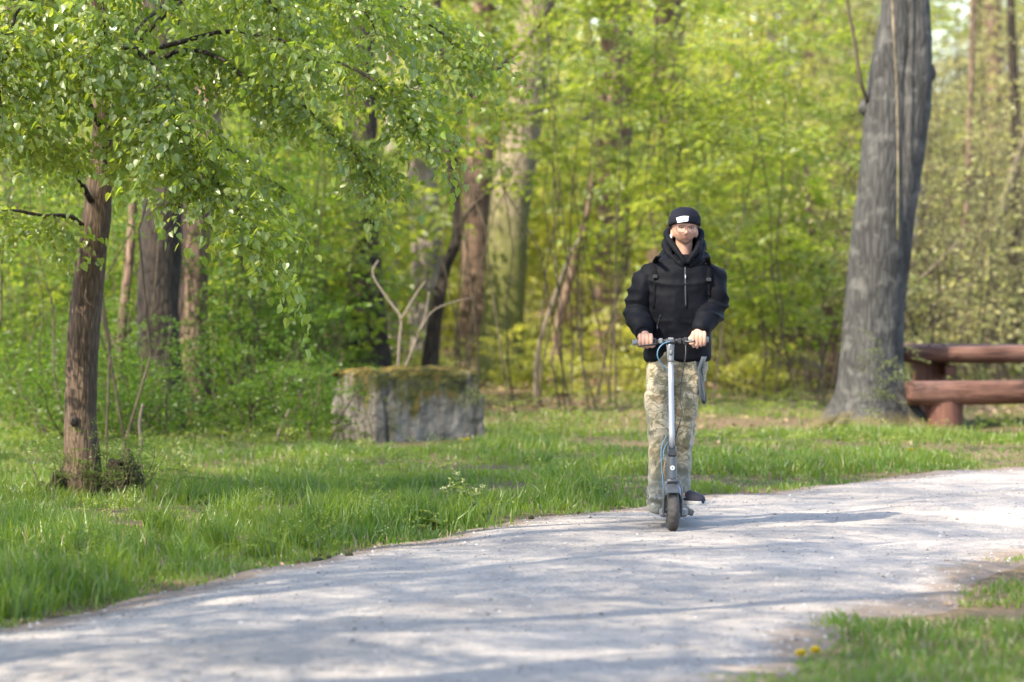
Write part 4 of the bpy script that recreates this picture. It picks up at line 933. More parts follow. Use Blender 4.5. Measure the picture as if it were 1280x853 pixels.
def dead_branches():
    Y = 35.2
    for k, (lab, forks) in enumerate([("pale dead branch forking into a Y above the concrete block", [([(497, 480), (499, 430), (501, 398), (489, 380), (470, 352), (466, 338), (473, 326)], 8, 4), ([(501, 400), (514, 378), (524, 362), (532, 352)], 6, 3)]),
                                     ("pale bare stick slanting right behind the concrete block", [([(500, 480), (512, 446), (526, 410), (533, 388), (536, 365)], 7, 3), ([(522, 418), (540, 390), (566, 378), (590, 372)], 4, 2)])]):
        b = P(forks[0][0][0][0], 480, Y + k * .3); b[2] = float(H(b[0], b[1])); t = empty("dead_branch", b)
        for i, (q, w0, w1) in enumerate(forks):
            pts = [P(x, y, Y + k * .3 + .03 * j) - b for j, (x, y) in enumerate(q)]
            if i == 0: pts = [np.array([0, 0, -.05])] + pts
            s_ = spline(pts, 4); mb = MB(); mb.tube(s_, np.linspace(w0, w1, len(s_)) / F_PX * Y / 2 * .5, 7); mb.obj("branch" if i == 0 else "side_branch", M['dead_wood'], t, True)
        tag(t, lab, 'branch')
    for k, (lab, q, Y, w0) in enumerate([("short pale dead stick upright in the shrubs right of the near tree", [(176, 560), (174, 530), (178, 505)], 31, 6), ("short pale dead stick slanting in the shrubs left of the block", [(346, 548), (354, 528), (362, 512)], 33.5, 7),
                                        ("thin pale stick slanting right of the big grey trunk", [(1130, 375), (1160, 340), (1210, 290)], 44, 4), ("pale slanting stem left of the rider's arm", [(672, 440), (690, 380), (712, 320), (724, 300)], 43, 6)]):
        pts = [P(x, y, Y) for x, y in q]; b = pts[0].copy(); b[2] = float(H(b[0], b[1])); pts = [np.array([b[0] - .03, b[1], b[2] - .05])] + pts; s_ = spline([p - b for p in pts], 5)
        mb = MB(); mb.tube(s_, np.linspace(w0, w0 * .5, len(s_)) / F_PX * Y / 2, 6); o = mb.obj("dead_branch", M['dead_wood'], None, True, loc=b); tag(o, lab, 'branch')
dead_branches()
#--PART3--
# ------------------------------------------------------------------ shaped solids: closed shapes fused into one skin
def fuse(name, mb, voxel, smooth_it=3, disp=None, factor=.5):
    """union of closed shapes as one continuous surface, smoothed, then displaced along its normals"""
    V, T, Q, _, _ = mb.arrays(); me = mesh_np("tmp", V, T, Q); o = bpy.data.objects.new("tmp", me); C.objects.link(o)
    r = o.modifiers.new("r", 'REMESH'); r.mode = 'VOXEL'; r.voxel_size = voxel
    if smooth_it: sm = o.modifiers.new("s", 'SMOOTH'); sm.iterations = smooth_it; sm.factor = factor
    dg = bpy.context.evaluated_depsgraph_get(); ev = o.evaluated_get(dg); m2 = bpy.data.meshes.new_from_object(ev); m2.name = name
    C.objects.unlink(o); bpy.data.objects.remove(o)
    n = len(m2.vertices); co = np.zeros(n * 3, np.float32); m2.vertices.foreach_get("co", co); co = co.reshape(-1, 3).astype(float)
    if disp is not None:
        no = np.zeros(n * 3, np.float32); m2.vertices.foreach_get("normal", no); no = no.reshape(-1, 3)
        d = disp(co, no); co = co + (d[:, None] * no if d.ndim == 1 else d); m2.vertices.foreach_set("co", co.astype(np.float32).ravel())
    m2.polygons.foreach_set("use_smooth", np.ones(len(m2.polygons), bool)); m2.update()
    m2.materials.clear(); return m2

def bvh_of(me):
    return BVHTree.FromPolygons([v.co[:] for v in me.vertices], [p.vertices[:] for p in me.polygons])

def loft(rings, sides=28, p=2.3):
    """stack of horizontal superellipse rings (cx, cy, z, a, b), closed"""
    a = np.arange(sides) / sides * 2 * math.pi; ca, sa = np.cos(a), np.sin(a)
    ex = np.sign(ca) * np.abs(ca) ** (2 / p); ey = np.sign(sa) * np.abs(sa) ** (2 / p)
    V = np.concatenate([np.stack([cx + ra * ex, cy + rb * ey, np.full(sides, z)], -1) for cx, cy, z, ra, rb in rings])
    n = len(rings); Q = ring_faces(n, sides); V = np.vstack([V, [rings[0][:3]], [rings[-1][:3]]]); b = n * sides
    T = np.array([(b, (j + 1) % sides, j) for j in range(sides)] + [(b + 1, (n - 1) * sides + j, (n - 1) * sides + (j + 1) % sides) for j in range(sides)])
    return V, T, Q

def rtube(pts, rad, sides=14, k=5):
    """smooth tube with rounded ends, closed"""
    s_ = spline(pts, k); r = np.interp(np.linspace(0, 1, len(s_)), np.linspace(0, 1, len(rad)), rad)
    d0 = unit(s_[0] - s_[1]); d1 = unit(s_[-1] - s_[-2])
    s_ = np.vstack([s_[0] + d0 * r[0] * .95, s_[0] + d0 * r[0] * .7, s_, s_[-1] + d1 * r[-1] * .7, s_[-1] + d1 * r[-1] * .95]); r = np.concatenate([[r[0] * .25, r[0] * .7], r, [r[-1] * .7, r[-1] * .25]])
    return tube(s_, r, sides)

# ------------------------------------------------------------------ concrete block
def concrete_block():
    Y = 33.3; b = P(468, 553, Y); b[2] = float(H(b[0], Y)); h = .60
    W_, D_ = 1.06, 1.0; mb = MB(); mb.box((W_ / 2, D_ / 2, h / 2 - .06), (W_, D_, h + .12), None, .015)
    def disp(co, no):
        d = .010 * fbm(co * 7, 3, 12) + .004 * fbm(co * 30, 2, 13); fr = no[:, 1] < -.5; lf = no[:, 0] < -.5
        d = d + np.where(fr, .007 * fbm(np.stack([co[:, 0] * 9, co[:, 1] * 3, co[:, 2] * 1.2], -1), 3, 15), 0)
        v = no * d[:, None]
        # broken upper right corner, chipped upper left, worn top edge, round spall
        k = np.clip((co[:, 0] - .93) / .06, 0, 1) * np.clip((co[:, 2] - .40 - .08 * noise3(co * 8, 3)) / .05, 0, 1); v[:, 0] -= k * (.05 + .03 * noise3(co * 14, 4)); v[:, 2] -= k * .03
        k = np.exp(-(((co[:, 0] - .0) / .10) ** 2 + ((co[:, 1] - 1.0) / .2) ** 2 + ((co[:, 2] - .50) / .16) ** 2)); v[:, 0] += k * .05; v[:, 1] -= k * .03
        k = lf * np.exp(-((((co[:, 1] - .42) / .22) ** 2 + ((co[:, 2] - .27) / .13) ** 2) ** 3)); v[:, 0] += k * .02
        k = fr * np.exp(-((co[:, 0] - .13 + .03 * noise3(co * 6, 8)) / .014) ** 2); v[:, 1] += k * .03
        return v
    o = link("concrete_block", fuse("concrete_block", mb, .014, 2, disp), M['concrete'], None, b, (0, R(-.8), R(25)))
    tag(o, "low weathered grey concrete block with mossy top and dark streaks in the grass", 'block')
    nx, ny = 110, 100; x, y = np.meshgrid(np.linspace(.0, .98, nx), np.linspace(.0, .98, ny)); q = np.stack([x, y, 0 * x], -1)
    m = fbm(q * 6, 3, 91) + .25 * x; th = .03 * np.clip(m + .35, 0, 1) + .012 * np.clip(fbm(q * 22, 2, 92), 0, 1)
    ed = np.minimum(np.minimum(x, .98 - x), np.minimum(y, .98 - y)); z = h - .012 + np.where(m > -.5, th + .010, -.03) - .045 * np.clip((.035 - ed) / .035, 0, 1) ** 1.5; y2 = y
    i = np.arange(ny - 1)[:, None] * nx + np.arange(nx - 1); Q = np.stack([i, i + 1, i + nx + 1, i + nx], -1).reshape(-1, 4)
    mm, N, L, out = mat("moss"); v = coord(N, L); c = ramp(N, L, noise_n(N, L, v, 7, 4), [(.3, (.03, .035, .009)), (.5, (.075, .062, .014)), (.68, (.17, .11, .035))])
    principled(N, L, out, c, .95, noise_n(N, L, v, 90, 3), 1.0, .02, spec=.1)
    link("moss_cap", mesh_np("moss_cap", np.stack([x, y2, z], -1), quads=Q, smooth=True), mm, o)
    fo = Foliage(SMALL); g = np.random.default_rng(3)
    for k in range(9): fo.add((g.normal(.90, .05), -.02, g.uniform(.38, .50)), math.pi + g.uniform(-1, 1), g.uniform(-.9, .2), 0, g.uniform(.10, .2), g.integers(5))
    for k in range(12): fo.add((g.normal(.16, .05), -.02, g.uniform(.12, .50)), math.pi + g.uniform(-1, 1), g.uniform(-1.2, .0), 0, g.uniform(.07, .15), g.integers(5))
    link("climbing_sprig", fo.mesh("climbing_sprig"), [M['leaf_mid'], M['twig']], o)
concrete_block()

# ------------------------------------------------------------------ red log table with benches
M['black_bolt'] = plain("rusty_bolt", (.05, .03, .02), .7, .4)
def log_table():
    Y = 36.0; x0 = P(1129, 0, Y)[0]; x1 = x0 + 2.45; xm = (x0 + x1) / 2; b = np.array([xm, 36.7, float(H(xm, 36.7))]); t = empty("picnic_table", b)
    m, N, L, out = mat("red_stained_log"); v = coord(N, L, (.12, 1, 1)); n1 = noise_n(N, L, v, 22, 6, .65, .5); n2 = noise_n(N, L, coord(N, L), 3, 3)
    c = ramp(N, L, n1, [(.36, (.025, .012, .009)), (.5, (.095, .043, .029)), (.66, (.17, .088, .062))]); c = mixc(N, L, ramp(N, L, n2, [(.5, (0, 0, 0)), (.75, (.5, .5, .5))]), c, (.20, .11, .085))
    principled(N, L, out, c, .7, n1, .8, .02, spec=.3)
    m2, N, L, out = mat("red_stained_post"); v = coord(N, L, (1, 1, .12)); n1 = noise_n(N, L, v, 22, 6, .65, .5)
    principled(N, L, out, ramp(N, L, n1, [(.25, (.038, .016, .011)), (.55, (.11, .046, .031)), (.8, (.17, .078, .052))]), .6, n1, .5, .012, spec=.3)
    def halflog(name, y, ztop, dep, th, seed, dx=0.0):
        n = 40; xs = np.linspace(x0 - xm + dx, x1 - xm + dx, n); sides = 18; an = np.linspace(math.pi, 2 * math.pi, sides - 4)
        sec = [(-1, .0), (-.97, .10), (.97, .10), (1, .0)]; V = []
        for i, x in enumerate(xs):
            q = np.array([x * .8, seed * 3.1, 0]); wob = 1 + .05 * float(noise3(q, seed)); dz = .008 * float(noise3(q * 2 + 5, seed)); endr = 1 - .10 * max(0, 1 - min(i, n - 1 - i) / 1.0)
            ring = [(dep / 2 * np.sign(math.cos(a_)) * abs(math.cos(a_)) ** .6, th * np.sign(math.sin(a_)) * abs(math.sin(a_)) ** .7) for a_ in an]
            ring = [(-yy if False else yy, max(zz, -th) * wob) for yy, zz in ring]
            top = [(dep / 2 * .96, .012), (dep / 2 * .5, .018), (-dep / 2 * .5, .018), (-dep / 2 * .96, .012)]
            for yy, zz in ring + top: V.append((x, yy * wob * endr, zz * endr + dz))
        k = sides; V = np.array(V); V[:, 1] += y - 36.7; V[:, 2] += ztop - .018 - b[2]; Q = ring_faces(n, k)[:, ::-1]
        c0, c1 = V[:k].mean(0), V[-k:].mean(0); V = np.vstack([V, c0, c1]); T = [(n * k, j, (j + 1) % k) for j in range(k)] + [(n * k + 1, (n - 1) * k + (j + 1) % k, (n - 1) * k + j) for j in range(k)]
        o = link(name, mesh_np(name, V, T, Q, smooth=True), m, t); return o
    halflog("seat_log", 35.72, .455, .36, .20, 3)
    halflog("tabletop_log", 36.42, .765, .36, .145, 5, .02); halflog("tabletop_log", 36.79, .768, .36, .15, 7, -.03); halflog("tabletop_log", 37.15, .764, .34, .14, 9, .01)
    def post(x, y, r, ztop, seed):
        pts = [(x - xm, y - 36.7, -.15), (x - xm, y - 36.7, ztop * .5), (x - xm, y - 36.7, ztop - b[2])]
        V, T, Q = tube(spline(pts, 6), r, 20); V = V + (.012 * fbm(V * np.array([9, 9, 1.5]), 2, seed))[:, None] * np.array([1, 1, 0]); mb = MB(); mb.add(V, T, Q); mb.obj("post", m2, t, True)
    for yy, zz in ((35.72, .462), (36.42, .772), (36.79, .775)):
        for xx in (P(1180, 0, 35.8)[0], P(1180, 0, 35.8)[0] + 1.62):
            for dx in (-.07, .07): MB().tube([(xx - xm + dx, yy - 36.7, zz - b[2] - .02), (xx - xm + dx, yy - 36.7, zz - b[2] + .004)], .016, 8).obj("bolt", M['black_bolt'], t)
    for xx in (P(1180, 0, 35.8)[0], P(1180, 0, 35.8)[0] + 1.62):
        post(xx + .005, 35.74, .17, .28, 1); post(xx - .03, 36.78, .16, .64, 2)
        mb = MB(); mb.box((xx - xm + .13, .09, .54), (.09, .80, .10), None, .012); mb.obj("cross_beam", m2, t)
    tag(t, "heavy red brown log picnic table with log bench at the right edge", 'picnic table')
log_table()

# ------------------------------------------------------------------ rider and scooter: local frame at the front wheel's contact point
Ox, Y0, Oz = .95, 22.7, 0.0
for _ in range(4): Oz = path_z(Ox, Y0); Y0 = F_PX * (CAMZ - Oz) / (664.5 - HOR); Ox = (841 - 640) / F_PX * Y0
O = np.array([Ox, Y0, Oz])
def Lc(px, py, v):
    """photo column/row at v metres behind the front wheel -> rider frame"""
    p = P(px, py, Y0 + v); return p - O
YAW = R(-3.8)
def rear(v): return .066 * v          # the scooter points slightly to the left of the lens

M['alu'] = plain("brushed_aluminium", (.30, .31, .325), .5, .7, bump_scale=300, strength=.05)
M['grey_paint'] = plain("dark_grey_paint", (.055, .058, .062), .38, .1, bump_scale=200, strength=.05, vary=.15)
M['grey_mid'] = plain("grey_paint", (.16, .165, .17), .4, .2, vary=.1)
M['black_plastic'] = plain("black_plastic", (.012, .012, .013), .5, vary=.2)
M['rubber'] = plain("dusty_rubber", (.045, .040, .036), .85, bump_scale=90, strength=.5, vary=.35)
M['grip'] = plain("grey_rubber_grip", (.17, .18, .175), .75, bump_scale=160, strength=.4, vary=.15)
M['blue_cable'] = plain("pale_blue_cable", (.09, .20, .28), .5)
M['white'] = plain("white_plastic", (.75, .75, .74), .4)
M['red_lens'] = plain("red_lens", (.35, .01, .01), .2)
M['deck_mat'] = plain("deck_mat", (.075, .072, .066), .9, bump_scale=120, strength=.6, vary=.3)

def torus(c, Rr, r, wide=1.0, nu=48, nv=14, knob=0.0):
    a = np.arange(nu) / nu * 2 * math.pi; e = np.arange(nv) / nv * 2 * math.pi; A, E = np.meshgrid(a, e, indexing='ij')
    rr = Rr + r * np.cos(E) + knob * (np.cos(E) > .45) * ((np.arange(nu)[:, None] // 2 + (np.sin(E) > 0)) % 2)
    V = np.stack([r * wide * np.sin(E), rr * np.cos(A), rr * np.sin(A)], -1).reshape(-1, 3)
    i = np.arange(nu)[:, None]; j = np.arange(nv)[None]; Q = np.stack([i * nv + j, i * nv + (j + 1) % nv, ((i + 1) % nu) * nv + (j + 1) % nv, ((i + 1) % nu) * nv + j], -1).reshape(-1, 4)
    return V + np.asarray(c, float), Q

def scooter():
    t = empty("kick_scooter", O)
    def tb(name, pts, rad, m, sides=12, flat=1.0, k=4, parent=t, up=None, sm=True):
        mb = MB(); s_ = spline(pts, k); r = np.interp(np.linspace(0, 1, len(s_)), np.linspace(0, 1, np.size(rad)), np.atleast_1d(rad)); mb.tube(s_, r, sides, 0, True, flat, up); return mb.obj(name, m, parent, sm)
    def bx(name, c, s, m, rot=None, bev=.004, parent=t):
        mb = MB(); mb.box(c, s, rot, bev); return mb.obj(name, m, parent)
    def wheel(c, Rw, r, rot):
        mb = MB()
        for s in (-1, 1):
            mb.tube([(0, 0, 0), (s * .018, 0, 0), (s * .026, 0, 0)], [Rw - 2 * r + .004, Rw - 2 * r + .002, .022], 28); mb.tube([(s * .026, 0, 0), (s * .04, 0, 0)], .012, 10)
        w = mb.obj("wheel", M['grey_mid'], t, True, loc=c, rot=(0, 0, rot)); mb = MB(); V, Q = torus((0, 0, 0), Rw - r, r, 1.0, 72, 16, .0035); mb.add(V, None, Q); mb.obj("tyre", M['rubber'], w, True); return w
    wheel((0, 0, .122), .122, .033, R(2)); wheel((rear(.90), .90, .122 + .004), .122, .033, YAW)
    # fork legs and mudguard
    mb = MB()
    for s in (-1, 1):
        mb.tube(spline([(s * .046, -.002, .105), (s * .048, .0, .17), (s * .046, .006, .24), (s * .030, .012, .285)], 4), [.013] * 13, 10, 0, True, 1.5, (1, 0, 0))
    mb.box((0, .012, .287), (.075, .05, .03), None, .01); mb.obj("fork", M['grey_paint'], t, True)
    n = 20; an = np.linspace(R(44), R(165), n); V = []
    for a_ in an:
        for k in range(9):
            e = (k / 8 - .5) * 2; r = .146 + .006 * (1 - e * e) - .035 * max(0, abs(e) - .75) * 4 * .5; V.append((e * .044, -r * math.cos(a_), .122 + r * math.sin(a_)))
    V = np.array(V); i = np.arange(n - 1)[:, None] * 9 + np.arange(8); Q = np.stack([i, i + 1, i + 10, i + 9], -1).reshape(-1, 4)
    V2 = V.copy(); c_ = np.array([0, 0, .122]); V2 = c_ + (V - c_) * np.array([1, .965, .965]); mb = MB(); mb.add(V, None, Q); mb.add(V2, None, Q[:, ::-1]); mb.obj("front_mudguard", M['grey_paint'], t, True)
    for s in (-1, 1): bx("fork_cover", (s * .052, -.004, .135), (.012, .045, .11), M['grey_paint'], None, .006)
    # stem
    a0 = np.array([0, .015, .285]); top = Lc(838, 428, .15); fold = a0 + (top - a0) * ((.435 - .285) / (top[2] - .285))
    tb("steering_tube", [a0, (a0 + fold) / 2, fold], [.027, .026, .024], M['grey_paint'], 14)
    up1 = a0 + (top - a0) * .86
    tb("stem", [fold, up1], [.0175, .0165], M['alu'], 16)
    tb("stem_head", [up1 - (top - a0) * .005, (up1 + top) / 2, top + np.array([0, 0, -.012])], [.018, .020, .024], M['grey_mid'], 14)
    lt = bx("folding_latch", fold + np.array([0, -.004, .012]), (.05, .05, .05), M['black_plastic'], (R(-9), 0, 0), .008)
    for s in (-1, 1): bx("latch_ear", fold + np.array([s * .022, -.012, .03]), (.010, .03, .045), M['grey_paint'], (R(-9), 0, 0), .003, lt)
    mid = a0 + (fold - a0) * .52; mb = MB(); mb.tube([mid + [0, -.022, 0], mid + [0, -.031, -.001]], [.0125, .0125], 20); o = mb.obj("badge", M['white'], t, False); mb = MB(); mb.tube([mid + [0, -.0312, -.001], mid + [0, -.0322, -.001]], [.0055, .0055], 10); mb.obj("badge_mark", M['grey_mid'], o)
    for dz in (0.0, -.022):
        p = up1 + np.array([0, -.0155, -.012 + dz]); mb = MB(); mb.tube([p, p + [0, -.003, 0]], [.004, .004], 10); mb.obj("stem_hole", M['black_plastic'], t)
    hl = Lc(838.5, 440.5, .12); mb = MB(); mb.ell(hl, (.0115, .012, .018), 16, 10); o = mb.obj("headlight", M['black_plastic'], t, True); mb = MB(); mb.ell(hl + [0, -.007, 0], (.009, .007, .015), 14, 8); mb.obj("headlight_lens", M['grip'], o, True)
    # handlebar
    bl, br = Lc(790.5, 428.5, .15), Lc(886, 424.5, .15); bc = (bl + br) / 2
    tb("handlebar", [bl * .96 + br * .04, bc, br * .96 + bl * .04], .0125, M['black_plastic'], 12)
    for e, (p, q) in enumerate(((bl, bl + (br - bl) * .27), (br, br + (bl - br) * .27))):
        n = 22; s_ = p + (q - p) * np.linspace(0, 1, n)[:, None]; r = .0165 + .0012 * (np.arange(n) % 2); r[0] = .014; mb = MB(); mb.tube(s_, r, 14); mb.obj("grip", M['grip'], t, True)
    bx("display", top + np.array([0, -.006, .006]), (.062, .045, .03), M['black_plastic'], (R(20), 0, 0), .009)
    bx("clamp", top + np.array([.002, -.018, .020]), (.032, .012, .014), M['grey_mid'], None, .003)
    for k, (px, sz, m) in enumerate(((819, (.018, .034, .034), 'black_plastic'), (826, (.026, .03, .032), 'grey_mid'), (850, (.024, .03, .034), 'black_plastic'), (857, (.03, .036, .042), 'black_plastic'))):
        bx("control_pod", Lc(px, 426.5, .145), sz, M[m], None, .006)
    tb("brake_lever", [Lc(856, 427, .12), Lc(862, 427.5, .105), Lc(869, 426.5, .095)], [.008, .006, .005], M['black_plastic'], 10)
    tb("brake_lever", [Lc(822, 429.5, .125), Lc(812, 431.5, .112), Lc(797, 433, .105)], [.007, .005, .004], M['black_plastic'], 10)
    # cables
    tb("blue_cable", [Lc(838, 427, .12), Lc(829, 430, .09), Lc(823, 437, .08), Lc(822, 446, .085), Lc(827, 455, .10), Lc(833, 461, .115), Lc(836.5, 467, .125)], .0034, M['blue_cable'], 8)
    tb("blue_cable", [Lc(836, 552, .06), Lc(831, 560, .03), Lc(829.5, 570, .02), Lc(833, 577, .02)], .0026, M['blue_cable'], 8)
    tb("blue_cable", [Lc(834, 545, .09), Lc(829, 553, .06), Lc(826.5, 565, .04), Lc(827, 580, .02), Lc(828.5, 600, .0), Lc(829.5, 612, .0), Lc(832, 622, .02)], .0026, M['blue_cable'], 8)
    tb("black_cable", [Lc(857, 430, .13), Lc(857, 445, .10), Lc(853, 470, .11), Lc(850, 500, .12), Lc(853, 515, .1), Lc(848, 535, .09), Lc(843, 552, .07)], .0032, M['black_plastic'], 8)
    tb("orange_cable", [Lc(833, 572, .03), Lc(830, 588, .01), Lc(832, 602, .02)], .0028, plain("tan_cable", (.30, .16, .04), .6), 8)
    # deck
    tb("neck_tube", [(0, .03, .285), (.004, .09, .20), (rear(.2), .20, .10)], [.030, .032, .034], M['grey_paint'], 14)
    mb = MB(); mb.box((0, 0, 0), (.165, .60, .055), None, .014); d = mb.obj("deck", M['grey_mid'], t, False, loc=(rear(.49), .49, .093), rot=(0, 0, YAW))
    mb = MB(); mb.box((0, 0, .0295), (.145, .56, .005), None, .0015); mb.obj("deck_mat", M['deck_mat'], d)
    tb("swing_arm", [(rear(.78) - .05, .76, .10), (rear(.9) - .052, .90, .125)], [.014, .012], M['grey_paint'], 10); tb("swing_arm", [(rear(.78) + .05, .76, .10), (rear(.9) + .052, .90, .125)], [.014, .012], M['grey_paint'], 10)
    n = 14; an = np.linspace(R(35), R(190), n); V = []
    for a_ in an:
        for k in range(7):
            e = (k / 6 - .5) * 2; r = .140 + .006 * (1 - e * e); V.append((rear(.9) + e * .042, .90 - r * math.cos(a_), .126 + r * math.sin(a_)))
    V = np.array(V); i = np.arange(n - 1)[:, None] * 7 + np.arange(6); Q = np.stack([i, i + 1, i + 8, i + 7], -1).reshape(-1, 4); c_ = np.array([rear(.9), .9, .126]); mb = MB(); mb.add(V, None, Q); mb.add(c_ + (V - c_) * np.array([1, .97, .97]), None, Q[:, ::-1]); rm = mb.obj("rear_mudguard", M['black_plastic'], t, True)
    mb = MB(); mb.box((rear(.9), 1.045, .16), (.04, .012, .03), None, .004); mb.obj("tail_light", M['red_lens'], rm)
    tb("kickstand", [(rear(.4) + .075, .40, .085), (rear(.4) + .105, .46, .075), (rear(.4) + .112, .60, .072)], [.011, .009, .007], M['black_plastic'], 8)
    bx("kickstand_bracket", (rear(.38) + .088, .38, .085), (.05, .06, .035), M['grey_paint'], (0, R(20), 0), .006)
    tag(t, "grey electric kick scooter with silver stem under the rider", 'scooter')
scooter()
#--PART4--
# ------------------------------------------------------------------ the rider
M['skin'] = (lambda: (lambda m, N, L, out: (principled(N, L, out, mixc(N, L, noise_n(N, L, coord(N, L), 30, 3), (.33, .18, .125), (.40, .23, .165)), .62, noise_n(N, L, coord(N, L), 160, 3), .15, .002, spec=.25), m)[1])(*mat("skin")))()
M['lip'] = plain("lip", (.40, .16, .13), .45)
M['hair'] = plain("light_brown_hair", (.07, .04, .022), .6, bump_scale=200)
M['jacket'] = jacket_mat(); M['beanie'] = knit_mat("black_knit", (.010, .011, .018)); M['trousers'] = trouser_mat()
M['strap'] = plain("black_webbing", (.004, .004, .005), .9, spec=.1, bump_scale=260, strength=.4)
M['zip'] = plain("zip", (.012, .012, .014), .6, .0); M['logo_grey'] = plain("printed_grey", (.30, .31, .34), .6)
M['canvas'] = plain("dark_navy_canvas", (.014, .014, .024), .85, bump_scale=260, strength=.3, vary=.2)
M['sole'] = plain("off_white_rubber", (.36, .35, .33), .7, vary=.12); M['patch'] = plain("white_woven_patch", (.62, .63, .68), .8)
M['patch_ink'] = plain("patch_thread", (.09, .10, .18), .8); M['gold'] = plain("thin_rose_gold", (.14, .075, .065), .4, .3)
M['eye_white'] = plain("eye_white", (.40, .36, .34), .35); M['iris'] = plain("iris", (.035, .025, .018), .2)
M['blue_cloth'] = plain("blue_grey_cloth", (.05, .062, .072), .9, bump_scale=120, vary=.2)
def lens_mat():
    m, N, L, out = mat("clear_lens"); t = N("BsdfTransparent"); t.inputs[0].default_value = (.96, .93, .95, 1); g = N("BsdfGlossy"); g.inputs["Roughness"].default_value = .04
    mx = N("MixShader"); mx.inputs[0].default_value = .02; L(t.outputs[0], mx.inputs[1]); L(g.outputs[0], mx.inputs[2]); L(mx.outputs[0], out.inputs[0]); return m
M['lens'] = lens_mat()

HV = .46                                    # depth of head and trunk behind the front wheel
hc = Lc(855.5, 286.5, HV); uh = hc[0]; FX = uh + .007   # head centre column, face centre column
zE = Lc(0, 285.5, HV)[2]; zN = Lc(0, 291.5, HV)[2]; zM = Lc(0, 297.3, HV)[2]; zC = Lc(0, 306.2, HV)[2]; zT = Lc(0, 263.5, HV)[2]; zB = Lc(0, 280.5, HV)[2]

def head_shape():
    nu, nv = 96, 72; th = np.linspace(0, math.pi, nv + 1)[1:-1]; ph = np.arange(nu) / nu * 2 * math.pi
    d = np.stack([np.sin(th)[:, None] * np.cos(ph), np.sin(th)[:, None] * np.sin(ph), np.cos(th)[:, None] + 0 * ph], -1).reshape(-1, 3)
    d = np.vstack([d, [0, 0, 1], [0, 0, -1]]); zc = (zT + zC) / 2 - .002; hz = (zT - zC) / 2
    low = np.clip(-d[:, 2], 0, 1); x = d[:, 0] * .0735 * (1 - .24 * low ** 1.4); y = d[:, 1] * .094; z = d[:, 2] * hz
    y = y + np.where(d[:, 1] > 0, -.030 * low * d[:, 1], -.012 * low * (1 - low))            # jaw forward, nape in
    V = np.stack([x + uh, y + HV + .005, z + zc], -1); fr = np.clip(-d[:, 1] * 3, 0, 1); X = V[:, 0] - FX; Z = V[:, 2]; gs = lambda x0, z0, sx, sz: np.exp(-((X - x0) / sx) ** 2 - ((Z - z0) / sz) ** 2)
    f = np.zeros(len(V)); nose = np.clip((zE + .004 - Z) / (zE + .004 - zN - .004), 0, 1) * (Z > zN - .010)
    f += .017 * nose * np.exp(-(X / (.0065 + .0045 * nose)) ** 2) + .006 * gs(0, zN, .011, .006) + .005 * gs(.030, zE + .014, .022, .006) + .005 * gs(-.030, zE + .014, .022, .006)
    f -= .011 * (gs(.030, zE, .015, .010) + gs(-.030, zE, .015, .010)); f += .006 * (gs(.040, zE - .026, .018, .014) + gs(-.040, zE - .026, .018, .014))
    f += .005 * gs(0, zM + .004, .015, .004) + .005 * gs(0, zM - .005, .013, .004) - .003 * gs(0, zM, .02, .002) + .008 * gs(0, zC + .012, .018, .010) - .004 * gs(0, zM - .015, .016, .004)
    V[:, 1] -= f * fr
    n = nv - 1; Q = ring_faces(n, nu)[:, ::-1]; b = n * nu; T = np.array([(b, j, (j + 1) % nu) for j in range(nu)] + [(b + 1, (n - 1) * nu + (j + 1) % nu, (n - 1) * nu + j) for j in range(nu)])
    return V, T, Q

HL, HR = Lc(806.5, 428, .15), Lc(873.5, 425, .15)           # where the hands hold the bar
SHL, SHR = Lc(809, 348, HV + .02), Lc(891, 347, HV + .02); ELL, ELR = Lc(797, 391, .40), Lc(891.5, 387, .40)
WRL, WRR = HL + np.array([-.004, .055, .055]), HR + np.array([.012, .055, .062])

def hand(mb, h, inner, wr, long=0.0):
    mb.add(*ellipsoid(h + np.array([0, .022, .030]), (.046, .034, .022), 20, 12, (R(35), 0, 0)))
    mb.add(*rtube([wr + np.array([0, .03, .03]), wr, h + np.array([0, .03, .034])], [.029, .029, .032], 12))
    for i, (k, ln) in enumerate(((.033, .86), (.0115, 1.0), (-.0105, .97), (-.031, .80))):
        k = k * inner + .001; drop = long * (1.0 if i < 2 else .35)
        pts = [h + np.array([k * .92, .016, .040]), h + np.array([k, -.008, .041]), h + np.array([k * 1.03, -.026, .022]), h + np.array([k * 1.04, -.0285, -.004 * ln - drop * .3]), h + np.array([k * 1.0, -.019 - drop * .3, -.028 * ln - drop]), h + np.array([k * .97, -.004 - drop * .5, -.031 * ln - drop * 1.2])]
        mb.add(*rtube(pts, [.0105, .0105, .0098, .0092, .0085, .0072], 10, 4))
    pts = [h + np.array([inner * .036, .030, .018]), h + np.array([inner * .052, .010, .002]), h + np.array([inner * .050, -.010, -.017]), h + np.array([inner * .040, -.022, -.026])]
    mb.add(*rtube(pts, [.0145, .0125, .0105, .0085], 10, 4))

